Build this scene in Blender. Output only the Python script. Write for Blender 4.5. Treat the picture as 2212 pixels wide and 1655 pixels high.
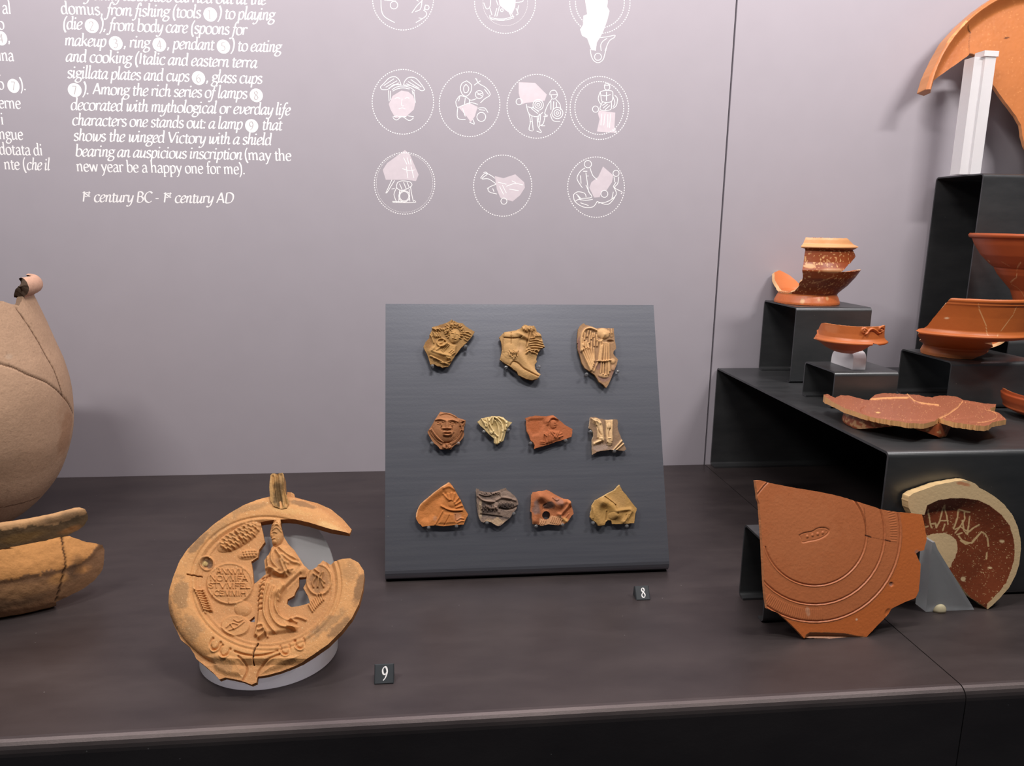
import bpy, math, random
import numpy as np
from mathutils import Vector, Matrix
from mathutils.geometry import delaunay_2d_cdt

for _o in list(bpy.data.objects):
    bpy.data.objects.remove(_o, do_unlink=True)
scene = bpy.context.scene
COL = scene.collection
PI = math.pi

# ------------------------------------------------------------------ camera
# table top is z = 0, back wall is the plane y = 1.217, camera 0.40 m above the table
IW, IH = 2212.0, 1655.0
YAW, PIT, ROL, FPX = 0.11590, -0.20448, 0.01618, 1654.94
CAM = np.array([0.0, 0.0, 0.40])
_f = np.array([math.sin(YAW)*math.cos(PIT), math.cos(YAW)*math.cos(PIT), math.sin(PIT)])
_r = np.cross(_f, [0, 0, 1.0]); _r /= np.linalg.norm(_r)
_u = np.cross(_r, _f)
RGT = _r*math.cos(ROL) + _u*math.sin(ROL)
UP = np.cross(RGT, _f)
FWD = _f
cd = bpy.data.cameras.new('camera')
cam = bpy.data.objects.new('camera', cd)
COL.objects.link(cam)
cam.matrix_world = Matrix(((RGT[0], UP[0], -FWD[0], CAM[0]), (RGT[1], UP[1], -FWD[1], CAM[1]),
                           (RGT[2], UP[2], -FWD[2], CAM[2]), (0, 0, 0, 1)))
cd.sensor_width = 36.0
cd.lens = FPX/IW*36.0
cd.clip_start = 0.01
cd.clip_end = 50
scene.camera = cam

# ------------------------------------------------------------------ world, lights, exposure
world = bpy.data.worlds.new('gallery')
scene.world = world
world.use_nodes = True
world.node_tree.nodes['Background'].inputs[0].default_value = (0.80, 0.88, 1.0, 1)
world.node_tree.nodes['Background'].inputs[1].default_value = 0.048

def area(name, loc, target, sx, sy, power, col):
    ld = bpy.data.lights.new(name, 'AREA')
    ld.shape = 'RECTANGLE'
    ld.size, ld.size_y, ld.energy, ld.color = sx, sy, power, col
    o = bpy.data.objects.new(name, ld)
    COL.objects.link(o)
    o.location = loc
    d = Vector(target) - Vector(loc)
    o.rotation_euler = d.to_track_quat('-Z', 'Y').to_euler()
    return o

# LED bars in the front lid of the show case, above the frame
for nm, x, pw in (('case_led_bar', -0.62, 7.5), ('case_led_bar', 0.15, 7.5), ('case_led_bar', 0.92, 7.5)):
    area(nm, (x, 0.48, 1.08), (x, 0.98, 0.20), 0.30, 0.05, pw*0.80, (1.0, 0.94, 0.89))
# pinkish bar along the top of the back panel
area('case_led_wash', (0.15, 0.86, 1.12), (0.15, 1.217, 0.55), 2.2, 0.03, 7.0, (1.0, 0.86, 0.88))

vs = scene.view_settings
vs.view_transform = 'Standard'
vs.look = 'None'
vs.exposure = 0.12
vs.gamma = 1.0
vs.use_curve_mapping = False

# ------------------------------------------------------------------ geometry helpers
def lin(r, g, b):
    def f(c):
        c /= 255.0
        return c/12.92 if c <= 0.04045 else ((c+0.055)/1.055)**2.4
    return np.array([f(r), f(g), f(b)])

def rays(P):
    P = np.atleast_2d(np.asarray(P, float))
    return (P[:, :1]-IW/2)*RGT - (P[:, 1:2]-IH/2)*UP + FPX*FWD

def at(px, py, axis, val):
    d = rays([(px, py)])[0]
    return CAM + d*((val-CAM[axis])/d[axis])

def project(P):
    v = np.atleast_2d(P)-CAM
    z = v@FWD
    return np.stack([IW/2+FPX*(v@RGT)/z, IH/2-FPX*(v@UP)/z], 1)

class Plane:
    """a real plane in the room: point o, normal n; maps traced outlines onto it"""
    def __init__(s, o, n):
        s.o = np.asarray(o, float)
        n = np.asarray(n, float)
        s.n = n/np.linalg.norm(n)
    def map(s, P):
        d = rays(P)
        t = ((s.o-CAM)@s.n)/(d@s.n)
        return CAM + d*t[:, None]
    def off(s, h):
        return Plane(s.o+s.n*h, s.n)

def set_tag(o, label=None, cat=None, group=None, kind=None):
    if label: o['label'] = label
    if cat: o['category'] = cat
    if group: o['group'] = group
    if kind: o['kind'] = kind
    return o

def empty(name, loc, label, cat, group=None):
    o = bpy.data.objects.new(name, None)
    COL.objects.link(o)
    o.location = loc
    o.empty_display_size = 0.02
    return set_tag(o, label, cat, group)

def origin_of(o):
    p = np.zeros(3)
    while o is not None:
        p += np.array(o.location)
        o = o.parent
    return p

def mk(name, V, F, mat, parent=None, smooth=False, col=None, base=True):
    """one mesh object; world coordinates V are stored relative to its own base point"""
    V = np.asarray(V, float)
    if parent is not None:
        org = origin_of(parent); loc = np.zeros(3)
    else:
        mn, mx = V.min(0), V.max(0)
        loc = np.array([(mn[0]+mx[0])/2, (mn[1]+mx[1])/2, mn[2]]) if base else np.zeros(3)
        org = loc
    me = bpy.data.meshes.new(name)
    if isinstance(F, tuple) and len(F) == 2 and isinstance(F[0], np.ndarray):
        TT, Q = F
        me.vertices.add(len(V)); me.vertices.foreach_set('co', (V-org).astype(np.float32).ravel())
        me.loops.add(TT.size+Q.size); me.polygons.add(len(TT)+len(Q))
        me.loops.foreach_set('vertex_index', np.concatenate([TT.ravel(), Q.ravel()]).astype(np.int32))
        me.polygons.foreach_set('loop_start', np.concatenate([np.arange(len(TT))*3, TT.size+np.arange(len(Q))*4]).astype(np.int32))
        me.update(calc_edges=True)
        me.validate()
    else:
        me.from_pydata((V-org).tolist(), [], [tuple(int(i) for i in f) for f in F])
    if col is not None:
        a = me.color_attributes.new('Col', 'FLOAT_COLOR', 'POINT')
        c4 = np.ones((len(V), 4), np.float32)
        c4[:, :3] = col
        a.data.foreach_set('color', c4.ravel())
    if smooth:
        me.polygons.foreach_set('use_smooth', np.ones(len(me.polygons), bool))
    me.materials.append(mat)
    me.update()
    o = bpy.data.objects.new(name, me)
    COL.objects.link(o)
    o.location = loc
    if parent is not None:
        o.parent = parent
    return o

def fix_normals(o):
    import bmesh
    bm = bmesh.new(); bm.from_mesh(o.data)
    bmesh.ops.recalc_face_normals(bm, faces=bm.faces)
    bm.to_mesh(o.data); bm.free()
    return o

def box(x0, x1, y0, y1, z0, z1):
    V = [(x, y, z) for z in (z0, z1) for y in (y0, y1) for x in (x0, x1)]
    F = [(0, 2, 3, 1), (4, 5, 7, 6), (0, 1, 5, 4), (2, 6, 7, 3), (0, 4, 6, 2), (1, 3, 7, 5)]
    return V, F

def fillet(pts, r, n=6):
    out = [np.array(pts[0], float)]
    for i in range(1, len(pts)-1):
        a, b, c = (np.array(p, float) for p in (pts[i-1], pts[i], pts[i+1]))
        u = (a-b)/np.linalg.norm(a-b); w = (c-b)/np.linalg.norm(c-b)
        ang = math.acos(max(-1, min(1, u@w)))
        d = min(r/math.tan(ang/2), 0.49*np.linalg.norm(a-b), 0.49*np.linalg.norm(c-b))
        rr = d*math.tan(ang/2)
        bis = (u+w)/np.linalg.norm(u+w)
        cen = b + bis*(rr/math.sin(ang/2))
        p0 = b+u*d; p1 = b+w*d
        a0 = math.atan2(*(p0-cen)[::-1]); a1 = math.atan2(*(p1-cen)[::-1])
        da = (a1-a0+PI) % (2*PI)-PI
        for k in range(n+1):
            t = a0+da*k/n
            out.append(cen+rr*np.array([math.cos(t), math.sin(t)]))
    out.append(np.array(pts[-1], float))
    return np.array(out)

def bent_sheet(name, prof, r, t, x0, x1, mat, parent=None, side=1):
    """steel sheet folded along X: prof is the outer line in (y, z); material goes to the `side` hand"""
    p = fillet(prof, r)
    tg = np.gradient(p, axis=0)
    for i in range(len(p)):
        if np.linalg.norm(tg[i]) < 1e-9: tg[i] = tg[i-1]
    # per-vertex mitred normals
    seg = np.diff(p, axis=0); seg /= np.linalg.norm(seg, axis=1)[:, None]+1e-12
    nn = np.stack([-seg[:, 1], seg[:, 0]], 1)*side
    nv = np.zeros_like(p); nv[0] = nn[0]; nv[-1] = nn[-1]
    for i in range(1, len(p)-1):
        m = nn[i-1]+nn[i]; m /= np.linalg.norm(m)
        nv[i] = m/max(0.5, m@nn[i])
    q = p+nv*t
    n = len(p)
    V = []
    for x in (x0, x1):
        V += [(x, a[0], a[1]) for a in p]+[(x, a[0], a[1]) for a in q]
    F = []
    for i in range(n-1):
        F.append((i, i+1, 2*n+i+1, 2*n+i))
        F.append((n+i, 3*n+i, 3*n+i+1, n+i+1))
        F.append((i, n+i, n+i+1, i+1))
        F.append((2*n+i, 2*n+i+1, 3*n+i+1, 3*n+i))
    F.append((0, 2*n, 3*n, n)); F.append((n-1, 2*n-1, 4*n-1, 3*n-1))
    o = mk(name, V, F, mat, parent)
    return fix_normals(o)

# ---- value noise in numpy
_rng = np.random.RandomState(7)
_lat = _rng.rand(256, 256)
def vnoise(P, s):
    q = np.asarray(P)*s
    i = np.floor(q).astype(int); f = q-i
    f = f*f*(3-2*f)
    a = _lat[i[:, 0] % 256, i[:, 1] % 256]; b = _lat[(i[:, 0]+1) % 256, i[:, 1] % 256]
    c = _lat[i[:, 0] % 256, (i[:, 1]+1) % 256]; d = _lat[(i[:, 0]+1) % 256, (i[:, 1]+1) % 256]
    return (a*(1-f[:, 0])+b*f[:, 0])*(1-f[:, 1])+(c*(1-f[:, 0])+d*f[:, 0])*f[:, 1]
def fbm(P, s, n=4):
    v = 0; a = 1.0; t = 0
    for k in range(n):
        v = v+a*vnoise(np.asarray(P)+k*17.3, s*2**k); t += a; a *= 0.5
    return v/t-0.5

def resample(pts, step, closed=True):
    p = np.asarray(pts, float)
    if closed: p = np.vstack([p, p[:1]])
    out = []
    for a, b in zip(p[:-1], p[1:]):
        n = max(1, int(round(np.linalg.norm(b-a)/step)))
        for k in range(n): out.append(a+(b-a)*k/n)
    if not closed: out.append(p[-1])
    return np.array(out)

def smooth_line(pts, n=6, closed=False):
    """Catmull-Rom through pts"""
    p = np.asarray(pts, float)
    m = len(p)
    if m < 3: return p
    out = []
    rng = range(m) if closed else range(m-1)
    for i in rng:
        if closed: a, b, c, d = p[(i-1) % m], p[i], p[(i+1) % m], p[(i+2) % m]
        else: a, b, c, d = p[max(i-1, 0)], p[i], p[i+1], p[min(i+2, m-1)]
        for k in range(n):
            t = k/n
            out.append(0.5*((2*b)+(c-a)*t+(2*a-5*b+4*c-d)*t*t+(3*b-a-3*c+d)*t**3))
    if not closed: out.append(p[-1])
    return np.array(out)

def inside(P, poly):
    """even-odd test; points are sorted by y so that each edge only touches its own slice"""
    P = np.asarray(P); poly = np.asarray(poly)
    order = np.argsort(P[:, 1], kind='stable')
    xs, ys = P[order, 0], P[order, 1]
    r = np.zeros(len(P), bool)
    for (a, b), (c, d) in zip(poly, np.roll(poly, -1, axis=0)):
        if b == d: continue
        lo, hi = np.searchsorted(ys, (min(b, d), max(b, d)), side='left')
        if hi > lo:
            r[lo:hi] ^= xs[lo:hi] < (c-a)*(ys[lo:hi]-b)/(d-b)+a
    out = np.empty(len(P), bool)
    out[order] = r
    return out

def dist_line(P, L):
    """distance of each P to polyline L"""
    P = np.asarray(P); L = np.asarray(L, float)
    best = np.full(len(P), 1e9)
    for a, b in zip(L[:-1], L[1:]):
        ab = b-a; l2 = ab@ab+1e-12
        t = np.clip(((P-a)@ab)/l2, 0, 1)
        d = np.hypot(*(P-a-t[:, None]*ab).T)
        best = np.minimum(best, d)
    return best

def dist_near(P, L, w):
    """same, but only evaluated inside the bounding box grown by w"""
    L = np.asarray(L, float)
    mn, mx = L.min(0)-w, L.max(0)+w
    k = (P[:, 0] > mn[0]) & (P[:, 0] < mx[0]) & (P[:, 1] > mn[1]) & (P[:, 1] < mx[1])
    out = np.full(len(P), 1e9)
    if k.any(): out[k] = dist_line(P[k], L)
    return out

def relief(P, feats):
    """height field from a list of features, all in the units of P
       ('r', w, h, pts) ridge (h<0 groove)   ('b', cx, cy, rx, ry, deg, h) dome
       ('s', w, h, pts) smoothed ridge       ('p', soft, h, poly) raised plateau"""
    H = np.zeros(len(P))
    for f in feats:
        k = f[0]
        if k in 'rs':
            L = np.asarray(f[3], float).reshape(-1, 2)
            if k == 's': L = smooth_line(L, 5)
            w = f[1]*1.15
            d = dist_near(P, L, 1.9*w)/w
            H += f[2]*np.exp(-(1.45*d)**2)
        elif k == 'b':
            _, cx, cy, rx, ry, a, h = f
            a = math.radians(a); ca, sa = math.cos(a), math.sin(a)
            x = P[:, 0]-cx; y = P[:, 1]-cy
            q = np.clip(1-((x*ca+y*sa)/rx)**2-((-x*sa+y*ca)/ry)**2, 0, 1)
            H += h*np.sqrt(q)*q**0.25
        elif k == 'p':
            poly = np.asarray(f[3], float).reshape(-1, 2)
            ins = inside(P, poly)
            d = dist_near(P, np.vstack([poly, poly[:1]]), f[1])
            q = np.clip(d/f[1], 0, 1)
            H += np.where(ins, f[2]*q*q*(3-2*q), 0)
    return H

def paint(*a, **k):
    c = paint0(*a, **k)
    g = c@np.array([.3, .55, .15])
    return (g[:, None]+(c-g[:, None])*0.98)*1.0

def paint0(P, base, H, marks, nscale, namp=0.10):
    """surface colour of the fired clay and slip: blotches, worn slip, scratches (never light or shade)"""
    c = np.tile(np.asarray(base, float), (len(P), 1))
    c *= (1+namp*2*fbm(P, nscale))[:, None]
    for m in marks:
        k = m[0]
        if k == 'b':      # soft blotch: colour, cx, cy, rx, ry, deg, amount
            _, col, cx, cy, rx, ry, a, am = m
            a = math.radians(a); ca, sa = math.cos(a), math.sin(a)
            x = P[:, 0]-cx; y = P[:, 1]-cy
            d = np.sqrt(((x*ca+y*sa)/rx)**2+((-x*sa+y*ca)/ry)**2)+1.2*fbm(P, nscale*1.6)
            w = np.clip((1.1-d)/0.5, 0, 1)*am
        elif k == 'l':    # stroke: colour, width, pts, amount, noise
            L = np.asarray(m[3], float).reshape(-1, 2)
            d = dist_near(P, L, m[2]*2)/m[2]+m[5]*fbm(P, nscale*3)
            w = np.clip((1.0-d)/0.35, 0, 1)*m[4]
        elif k == 'P':    # polygon patch: colour, pts, soft, amount
            poly = np.asarray(m[2], float).reshape(-1, 2)
            ins = inside(P+ (fbm(P, nscale*2)*m[3]*4)[:, None], poly)
            w = ins*m[4]
        elif k == 'w':    # worn slip on the raised parts: colour, h0, h1, amount
            w = np.clip((H-m[2])/(m[3]-m[2])+0.9*fbm(P, nscale*2.5), 0, 1)*m[4]
        elif k == 's':    # speckle chips: colour, scale, threshold, amount
            w = np.clip((fbm(P, m[2], 2)-m[3])/0.03, 0, 1)*m[4]
        c = c*(1-w[:, None])+np.asarray(m[1], float)*w[:, None]
    return c

def tri_region(outline, holes, step, jag=0.0, resample_step=None):
    """triangulated polygon with interior grid. returns pts, tris, boundary loops"""
    rs = resample_step or step
    loops = [resample(outline, rs)]+[resample(h, rs) for h in holes]
    if jag:
        for i, L in enumerate(loops):
            n = np.stack([fbm(L, 0.22/step, 3), fbm(L+91.7, 0.22/step, 3)], 1)
            loops[i] = L+n*jag*2
    allb = np.vstack(loops)
    mn, mx = allb.min(0), allb.max(0)
    gx = np.arange(mn[0], mx[0], step); gy = np.arange(mn[1], mx[1], step*0.866)
    nx, ny = len(gx), len(gy)
    G = np.stack([np.tile(gx, ny)+np.repeat(np.where(np.arange(ny) % 2, step*0.5, 0), nx), np.repeat(gy, nx)], 1)
    ok = inside(G, loops[0])
    for h in loops[1:]: ok &= ~inside(G, h)
    # drop grid points that sit on top of the boundary
    jj = np.round((allb[:, 1]-mn[1])/(step*0.866)).astype(int); ii = np.round((allb[:, 0]-mn[0])/step).astype(int)
    for dj in (-1, 0, 1):
        for di in (-1, 0, 1):
            a = np.clip(jj+dj, 0, ny-1)*nx+np.clip(ii+di, 0, nx-1)
            near = ((G[a]-allb)**2).sum(1) < (0.55*step)**2
            ok[a[near]] = False
    G = G[ok]
    P = np.vstack([allb, G])
    edges = []; b0 = 0; bl = []
    for L in loops:
        n = len(L)
        edges += [(b0+i, b0+(i+1) % n) for i in range(n)]
        b0 += n
    sc = 1.0/step
    o = delaunay_2d_cdt([Vector((float(p[0]*sc), float(p[1]*sc))) for p in P], edges, [], 0, 1e-5)
    PV = np.array([(v.x, v.y) for v in o[0]])/sc
    T = np.array([f for f in o[2] if len(f) == 3])
    cen = PV[T].mean(1)
    ok = inside(cen, loops[0])
    for h in loops[1:]: ok &= ~inside(cen, h)
    T = T[ok]
    # boundary half edges of the kept triangles
    he = np.vstack([T[:, [0, 1]], T[:, [1, 2]], T[:, [2, 0]]]).astype(np.int64)
    N = len(PV)
    bnd = he[~np.isin(he[:, 0]*N+he[:, 1], he[:, 1]*N+he[:, 0])]
    return PV, T, bnd

def shell(name, outline, holes, step, fmap, cfun, ecol, mat, parent=None, jag=0.0, smooth=True, rs=None, back_col=None):
    """solid sherd: front surface + back surface + broken edge. fmap(P) -> front xyz, back xyz, H"""
    P, T, bnd = tri_region(outline, holes, step, jag, rs)
    A, B, H = fmap(P)
    C = cfun(P, H)
    n = len(P)
    bi = np.unique(bnd)
    ix = np.full(n, -1); ix[bi] = np.arange(len(bi))
    V = np.vstack([A, B, A[bi], B[bi]])
    EC = np.tile(np.asarray(ecol, float), (len(bi), 1))*(1+0.3*fbm(P[bi], 0.12/step))[:, None]
    CB = C if back_col is None else np.tile(np.asarray(back_col, float), (n, 1))
    CC = np.vstack([C, CB, EC, EC*(1+0.25*fbm(P[bi]+37.0, 0.15/step))[:, None]])
    m = len(bi); a, b = ix[bnd[:, 0]], ix[bnd[:, 1]]
    Q = np.stack([2*n+b, 2*n+a, 2*n+m+a, 2*n+m+b], 1)
    TT = np.vstack([T, T[:, ::-1]+n])
    # outward orientation
    nr = np.cross(A[T[:, 1]]-A[T[:, 0]], A[T[:, 2]]-A[T[:, 0]])
    if (nr*(A[T[:, 0]]-B[T[:, 0]])).sum() < 0:
        TT = TT[:, ::-1]; Q = Q[:, ::-1]
    return mk(name, V, (TT, Q), mat, parent, smooth, np.clip(CC, 0.003, 0.95))

def tube(name, pts, rad, mat, parent=None, seg=8, smooth=True, cap=True):
    p = np.asarray(pts, float)
    n = len(p)
    rad = np.broadcast_to(np.asarray(rad, float), (n,))
    V = []; F = []
    for i in range(n):
        t = p[min(i+1, n-1)]-p[max(i-1, 0)]; t /= np.linalg.norm(t)
        a = np.cross(t, [0.3, 0.2, 0.93]); a /= np.linalg.norm(a)
        b = np.cross(t, a)
        for k in range(seg):
            w = 2*PI*k/seg
            V.append(p[i]+rad[i]*(a*math.cos(w)+b*math.sin(w)))
    for i in range(n-1):
        for k in range(seg):
            k2 = (k+1) % seg
            F.append((i*seg+k, i*seg+k2, (i+1)*seg+k2, (i+1)*seg+k))
    if cap:
        F.append(tuple(range(seg))[::-1]); F.append(tuple((n-1)*seg+k for k in range(seg)))
    return V, F

class Lathe:
    """surface of revolution about a vertical axis; theta 0 faces -Y, s runs along the profile"""
    def __init__(s, cx, cy, z0, prof, smooth=0):
        p = np.array(prof, float)
        if smooth: p = smooth_line(p, smooth)
        s.c = (cx, cy, z0); s.p = p
        s.az = math.atan2(-cx, cy)          # theta 0 looks towards the front of the case
        s.s = np.concatenate([[0], np.cumsum(np.hypot(*np.diff(p, axis=0).T))])
        t = np.gradient(p, s.s, axis=0)
        t /= np.linalg.norm(t, axis=1)[:, None]
        s.t = t
        s.L = s.s[-1]; s.R = p[:, 0].max()
        th = np.radians(np.arange(-110, 110.1, 0.5)); ss = np.linspace(0, s.L, 500)
        TH, SS = np.meshgrid(th, ss)
        s.g = np.stack([TH.ravel()*s.R, SS.ravel()], 1)
        X, N = s.ev(s.g)
        vis = ((X-CAM)*N).sum(1) < 0
        s.g = s.g[vis]; s.gp = project(X[vis])
    def ev(s, P, r_in=0.0):
        th = P[:, 0]/s.R+s.az
        r = np.interp(P[:, 1], s.s, s.p[:, 0]); z = np.interp(P[:, 1], s.s, s.p[:, 1])
        tr = np.interp(P[:, 1], s.s, s.t[:, 0]); tz = np.interp(P[:, 1], s.s, s.t[:, 1])
        X = np.stack([s.c[0]+r*np.sin(th), s.c[1]-r*np.cos(th), s.c[2]+z], 1)
        N = np.stack([tz*np.sin(th), -tz*np.cos(th), -tr], 1)
        return X, N
    def px(s, x, y):
        d = (s.gp[:, 0]-x)**2+(s.gp[:, 1]-y)**2
        return s.g[np.argmin(d)]
    def uv(s, deg, frac):
        return np.array([math.radians(deg)*s.R, frac*s.L])
    def sz(s, z):
        """arclength at height z (profile rising)"""
        return float(np.interp(z, s.p[:, 1], s.s))
    def poly(s, pts):
        out = []
        for q in pts:
            if q[0] == 't': out.append(s.uv(q[1], q[2]))
            elif q[0] == 'z': out.append(np.array([math.radians(q[1])*s.R, s.sz(q[2])]))
            else: out.append(s.px(*q))
        return np.array(out)
    def fmap(s, thick, feats=(), nz=0.0, nscale=200):
        def f(P):
            X, N = s.ev(P)
            H = relief(P, feats)+nz*fbm(P, nscale)
            # do not push the inner wall through the axis
            rr = np.interp(P[:, 1], s.s, s.p[:, 0])
            t = np.minimum(thick, 0.85*np.maximum(rr, 1e-4)+0.0*rr) if np.isscalar(thick) else thick(P)
            return X+N*H[:, None], X-N*np.asarray(t)[:, None] if not np.isscalar(t) else X-N*t, H
        return f

# ------------------------------------------------------------------ materials
def mat_new(name):
    m = bpy.data.materials.new(name); m.use_nodes = True
    nt = m.node_tree
    return m, nt, nt.nodes['Principled BSDF']

def node(nt, t, **kw):
    n = nt.nodes.new(t)
    for k, v in kw.items(): setattr(n, k, v)
    return n

def ceramic(name, rough=0.7, bump=0.25, scale=900, spec=0.35, grain=0.10):
    m, nt, b = mat_new(name)
    at_ = node(nt, 'ShaderNodeAttribute', attribute_name='Col')
    tc = node(nt, 'ShaderNodeTexCoord')
    nz = node(nt, 'ShaderNodeTexNoise'); nz.inputs['Scale'].default_value = scale; nz.inputs['Detail'].default_value = 4
    nt.links.new(tc.outputs['Object'], nz.inputs['Vector'])
    mr = node(nt, 'ShaderNodeMapRange'); mr.inputs[3].default_value = 1-grain; mr.inputs[4].default_value = 1+grain
    nt.links.new(nz.outputs[0], mr.inputs[0])
    mx = node(nt, 'ShaderNodeVectorMath', operation='SCALE')
    nt.links.new(at_.outputs['Color'], mx.inputs[0]); nt.links.new(mr.outputs[0], mx.inputs['Scale'])
    nt.links.new(mx.outputs[0], b.inputs['Base Color'])
    bp = node(nt, 'ShaderNodeBump'); bp.inputs['Strength'].default_value = bump; bp.inputs['Distance'].default_value = 0.0006
    nt.links.new(nz.outputs[0], bp.inputs['Height']); nt.links.new(bp.outputs[0], b.inputs['Normal'])
    b.inputs['Roughness'].default_value = rough
    b.inputs['Specular IOR Level'].default_value = spec
    return m

def steel(name, base, var, rough=0.42, streak=1.0, spec=0.5, metal=0.8, rv=0.09):
    m, nt, b = mat_new(name)
    tc = node(nt, 'ShaderNodeTexCoord')
    mp = node(nt, 'ShaderNodeMapping'); mp.inputs['Scale'].default_value = (1.0, 5.0*streak, 5.0*streak)
    nt.links.new(tc.outputs['Object'], mp.inputs['Vector'])
    n1 = node(nt, 'ShaderNodeTexNoise'); n1.inputs['Scale'].default_value = 9; n1.inputs['Detail'].default_value = 6; n1.inputs['Roughness'].default_value = 0.6
    n2 = node(nt, 'ShaderNodeTexNoise'); n2.inputs['Scale'].default_value = 420; n2.inputs['Detail'].default_value = 2
    nt.links.new(mp.outputs[0], n1.inputs['Vector']); nt.links.new(tc.outputs['Object'], n2.inputs['Vector'])
    cr = node(nt, 'ShaderNodeValToRGB')
    cr.color_ramp.elements[0].position = 0.25; cr.color_ramp.elements[0].color = (*base, 1)
    cr.color_ramp.elements[1].position = 0.8; cr.color_ramp.elements[1].color = (*var, 1)
    nt.links.new(n1.outputs[0], cr.inputs[0])
    # tiny dust specks
    vo = node(nt, 'ShaderNodeTexVoronoi'); vo.inputs['Scale'].default_value = 130
    nt.links.new(tc.outputs['Object'], vo.inputs['Vector'])
    sx = node(nt, 'ShaderNodeSeparateXYZ'); nt.links.new(vo.outputs['Color'], sx.inputs[0])
    g1 = node(nt, 'ShaderNodeMath', operation='GREATER_THAN'); g1.inputs[1].default_value = 0.965; nt.links.new(sx.outputs[0], g1.inputs[0])
    g2 = node(nt, 'ShaderNodeMath', operation='LESS_THAN'); g2.inputs[1].default_value = 0.075; nt.links.new(vo.outputs['Distance'], g2.inputs[0])
    gm = node(nt, 'ShaderNodeMath', operation='MULTIPLY'); nt.links.new(g1.outputs[0], gm.inputs[0]); nt.links.new(g2.outputs[0], gm.inputs[1])
    mx = node(nt, 'ShaderNodeMixRGB'); mx.inputs[2].default_value = (0.30, 0.28, 0.27, 1)
    nt.links.new(gm.outputs[0], mx.inputs[0]); nt.links.new(cr.outputs[0], mx.inputs[1])
    nt.links.new(mx.outputs[0], b.inputs['Base Color'])
    mr = node(nt, 'ShaderNodeMapRange'); mr.inputs[3].default_value = rough-rv; mr.inputs[4].default_value = rough+rv
    nt.links.new(n1.outputs[0], mr.inputs[0]); nt.links.new(mr.outputs[0], b.inputs['Roughness'])
    bp = node(nt, 'ShaderNodeBump'); bp.inputs['Strength'].default_value = 0.12; bp.inputs['Distance'].default_value = 0.0004
    nt.links.new(n2.outputs[0], bp.inputs['Height']); nt.links.new(bp.outputs[0], b.inputs['Normal'])
    b.inputs['Specular IOR Level'].default_value = spec
    b.inputs['Metallic'].default_value = metal
    return m

def plain(name, col, rough=0.5, spec=0.4, noise=0.04, scale=60):
    m, nt, b = mat_new(name)
    tc = node(nt, 'ShaderNodeTexCoord')
    nz = node(nt, 'ShaderNodeTexNoise'); nz.inputs['Scale'].default_value = scale
    nt.links.new(tc.outputs['Object'], nz.inputs['Vector'])
    cr = node(nt, 'ShaderNodeValToRGB')
    cr.color_ramp.elements[0].position = 0.3; cr.color_ramp.elements[0].color = (*(np.asarray(col)*(1-noise)), 1)
    cr.color_ramp.elements[1].position = 0.7; cr.color_ramp.elements[1].color = (*(np.asarray(col)*(1+noise)), 1)
    nt.links.new(nz.outputs[0], cr.inputs[0]); nt.links.new(cr.outputs[0], b.inputs['Base Color'])
    b.inputs['Roughness'].default_value = rough
    b.inputs['Specular IOR Level'].default_value = spec
    return m

def acrylic(name, rough, tint, trans=1.0):
    m, nt, b = mat_new(name)
    tc = node(nt, 'ShaderNodeTexCoord')
    nz = node(nt, 'ShaderNodeTexNoise'); nz.inputs['Scale'].default_value = 300
    nt.links.new(tc.outputs['Object'], nz.inputs['Vector'])
    mr = node(nt, 'ShaderNodeMapRange'); mr.inputs[3].default_value = max(0, rough-0.03); mr.inputs[4].default_value = rough+0.03
    nt.links.new(nz.outputs[0], mr.inputs[0]); nt.links.new(mr.outputs[0], b.inputs['Roughness'])
    b.inputs['Base Color'].default_value = (*tint, 1)
    b.inputs['Transmission Weight'].default_value = trans
    b.inputs['IOR'].default_value = 1.45
    return m

M_WALL = plain('painted_panel', (0.388, 0.365, 0.408), 0.55, 0.3, 0.012, 25)
M_PRINT = plain('white_print', (0.93, 0.93, 0.94), 0.6, 0.2, 0.01)
M_PALE = plain('pale_print', (0.66, 0.60, 0.65), 0.6, 0.2, 0.03, 120)
M_NUM = plain('grey_numeral', (0.50, 0.48, 0.50), 0.6, 0.2, 0.01)
M_GAP = plain('dark_joint', (0.01, 0.01, 0.012), 0.8, 0.1)
M_TABLE = steel('waxed_steel_top', (0.082, 0.067, 0.069), (0.128, 0.106, 0.104), 0.44, 0.5, 0.5, 0.75)
M_STEEL = steel('blackened_steel', (0.080, 0.086, 0.092), (0.140, 0.145, 0.150), 0.38, 0.6, 0.5, 0.75)
M_BOARD = steel('brushed_steel_board', (0.140, 0.148, 0.178), (0.166, 0.174, 0.200), 0.46, 6.0, 0.5, 0.7, 0.03)
M_FROST = acrylic('frosted_acrylic', 0.40, (0.90, 0.92, 0.94), 0.86)
M_CLEAR = acrylic('clear_acrylic', 0.08, (0.95, 0.96, 0.97), 0.90)
M_MILK = acrylic('milky_acrylic', 0.42, (0.93, 0.93, 0.95), 0.40)
M_CLAY = ceramic('matte_clay', 0.75, 0.35, 700, 0.25)
M_SLIP = ceramic('glossy_red_slip', 0.42, 0.10, 900, 0.45, 0.05)
M_COARSE = ceramic('coarse_clay', 0.8, 0.6, 420, 0.2, 0.16)

# ------------------------------------------------------------------ the show case
YW = 1.217
wall = mk('wall_back', *box(-1.35, 0.4760, YW, YW+0.02, -0.02, 1.2), M_WALL); set_tag(wall, kind='structure')
wall2 = mk('wall_back_right', *box(0.4790, 1.75, YW, YW+0.02, -0.02, 1.2), M_WALL); set_tag(wall2, kind='structure')
gap = mk('trim_1', *box(0.4700, 0.4850, YW+0.0205, YW+0.024, -0.02, 1.2), M_GAP); set_tag(gap, kind='structure')

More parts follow.
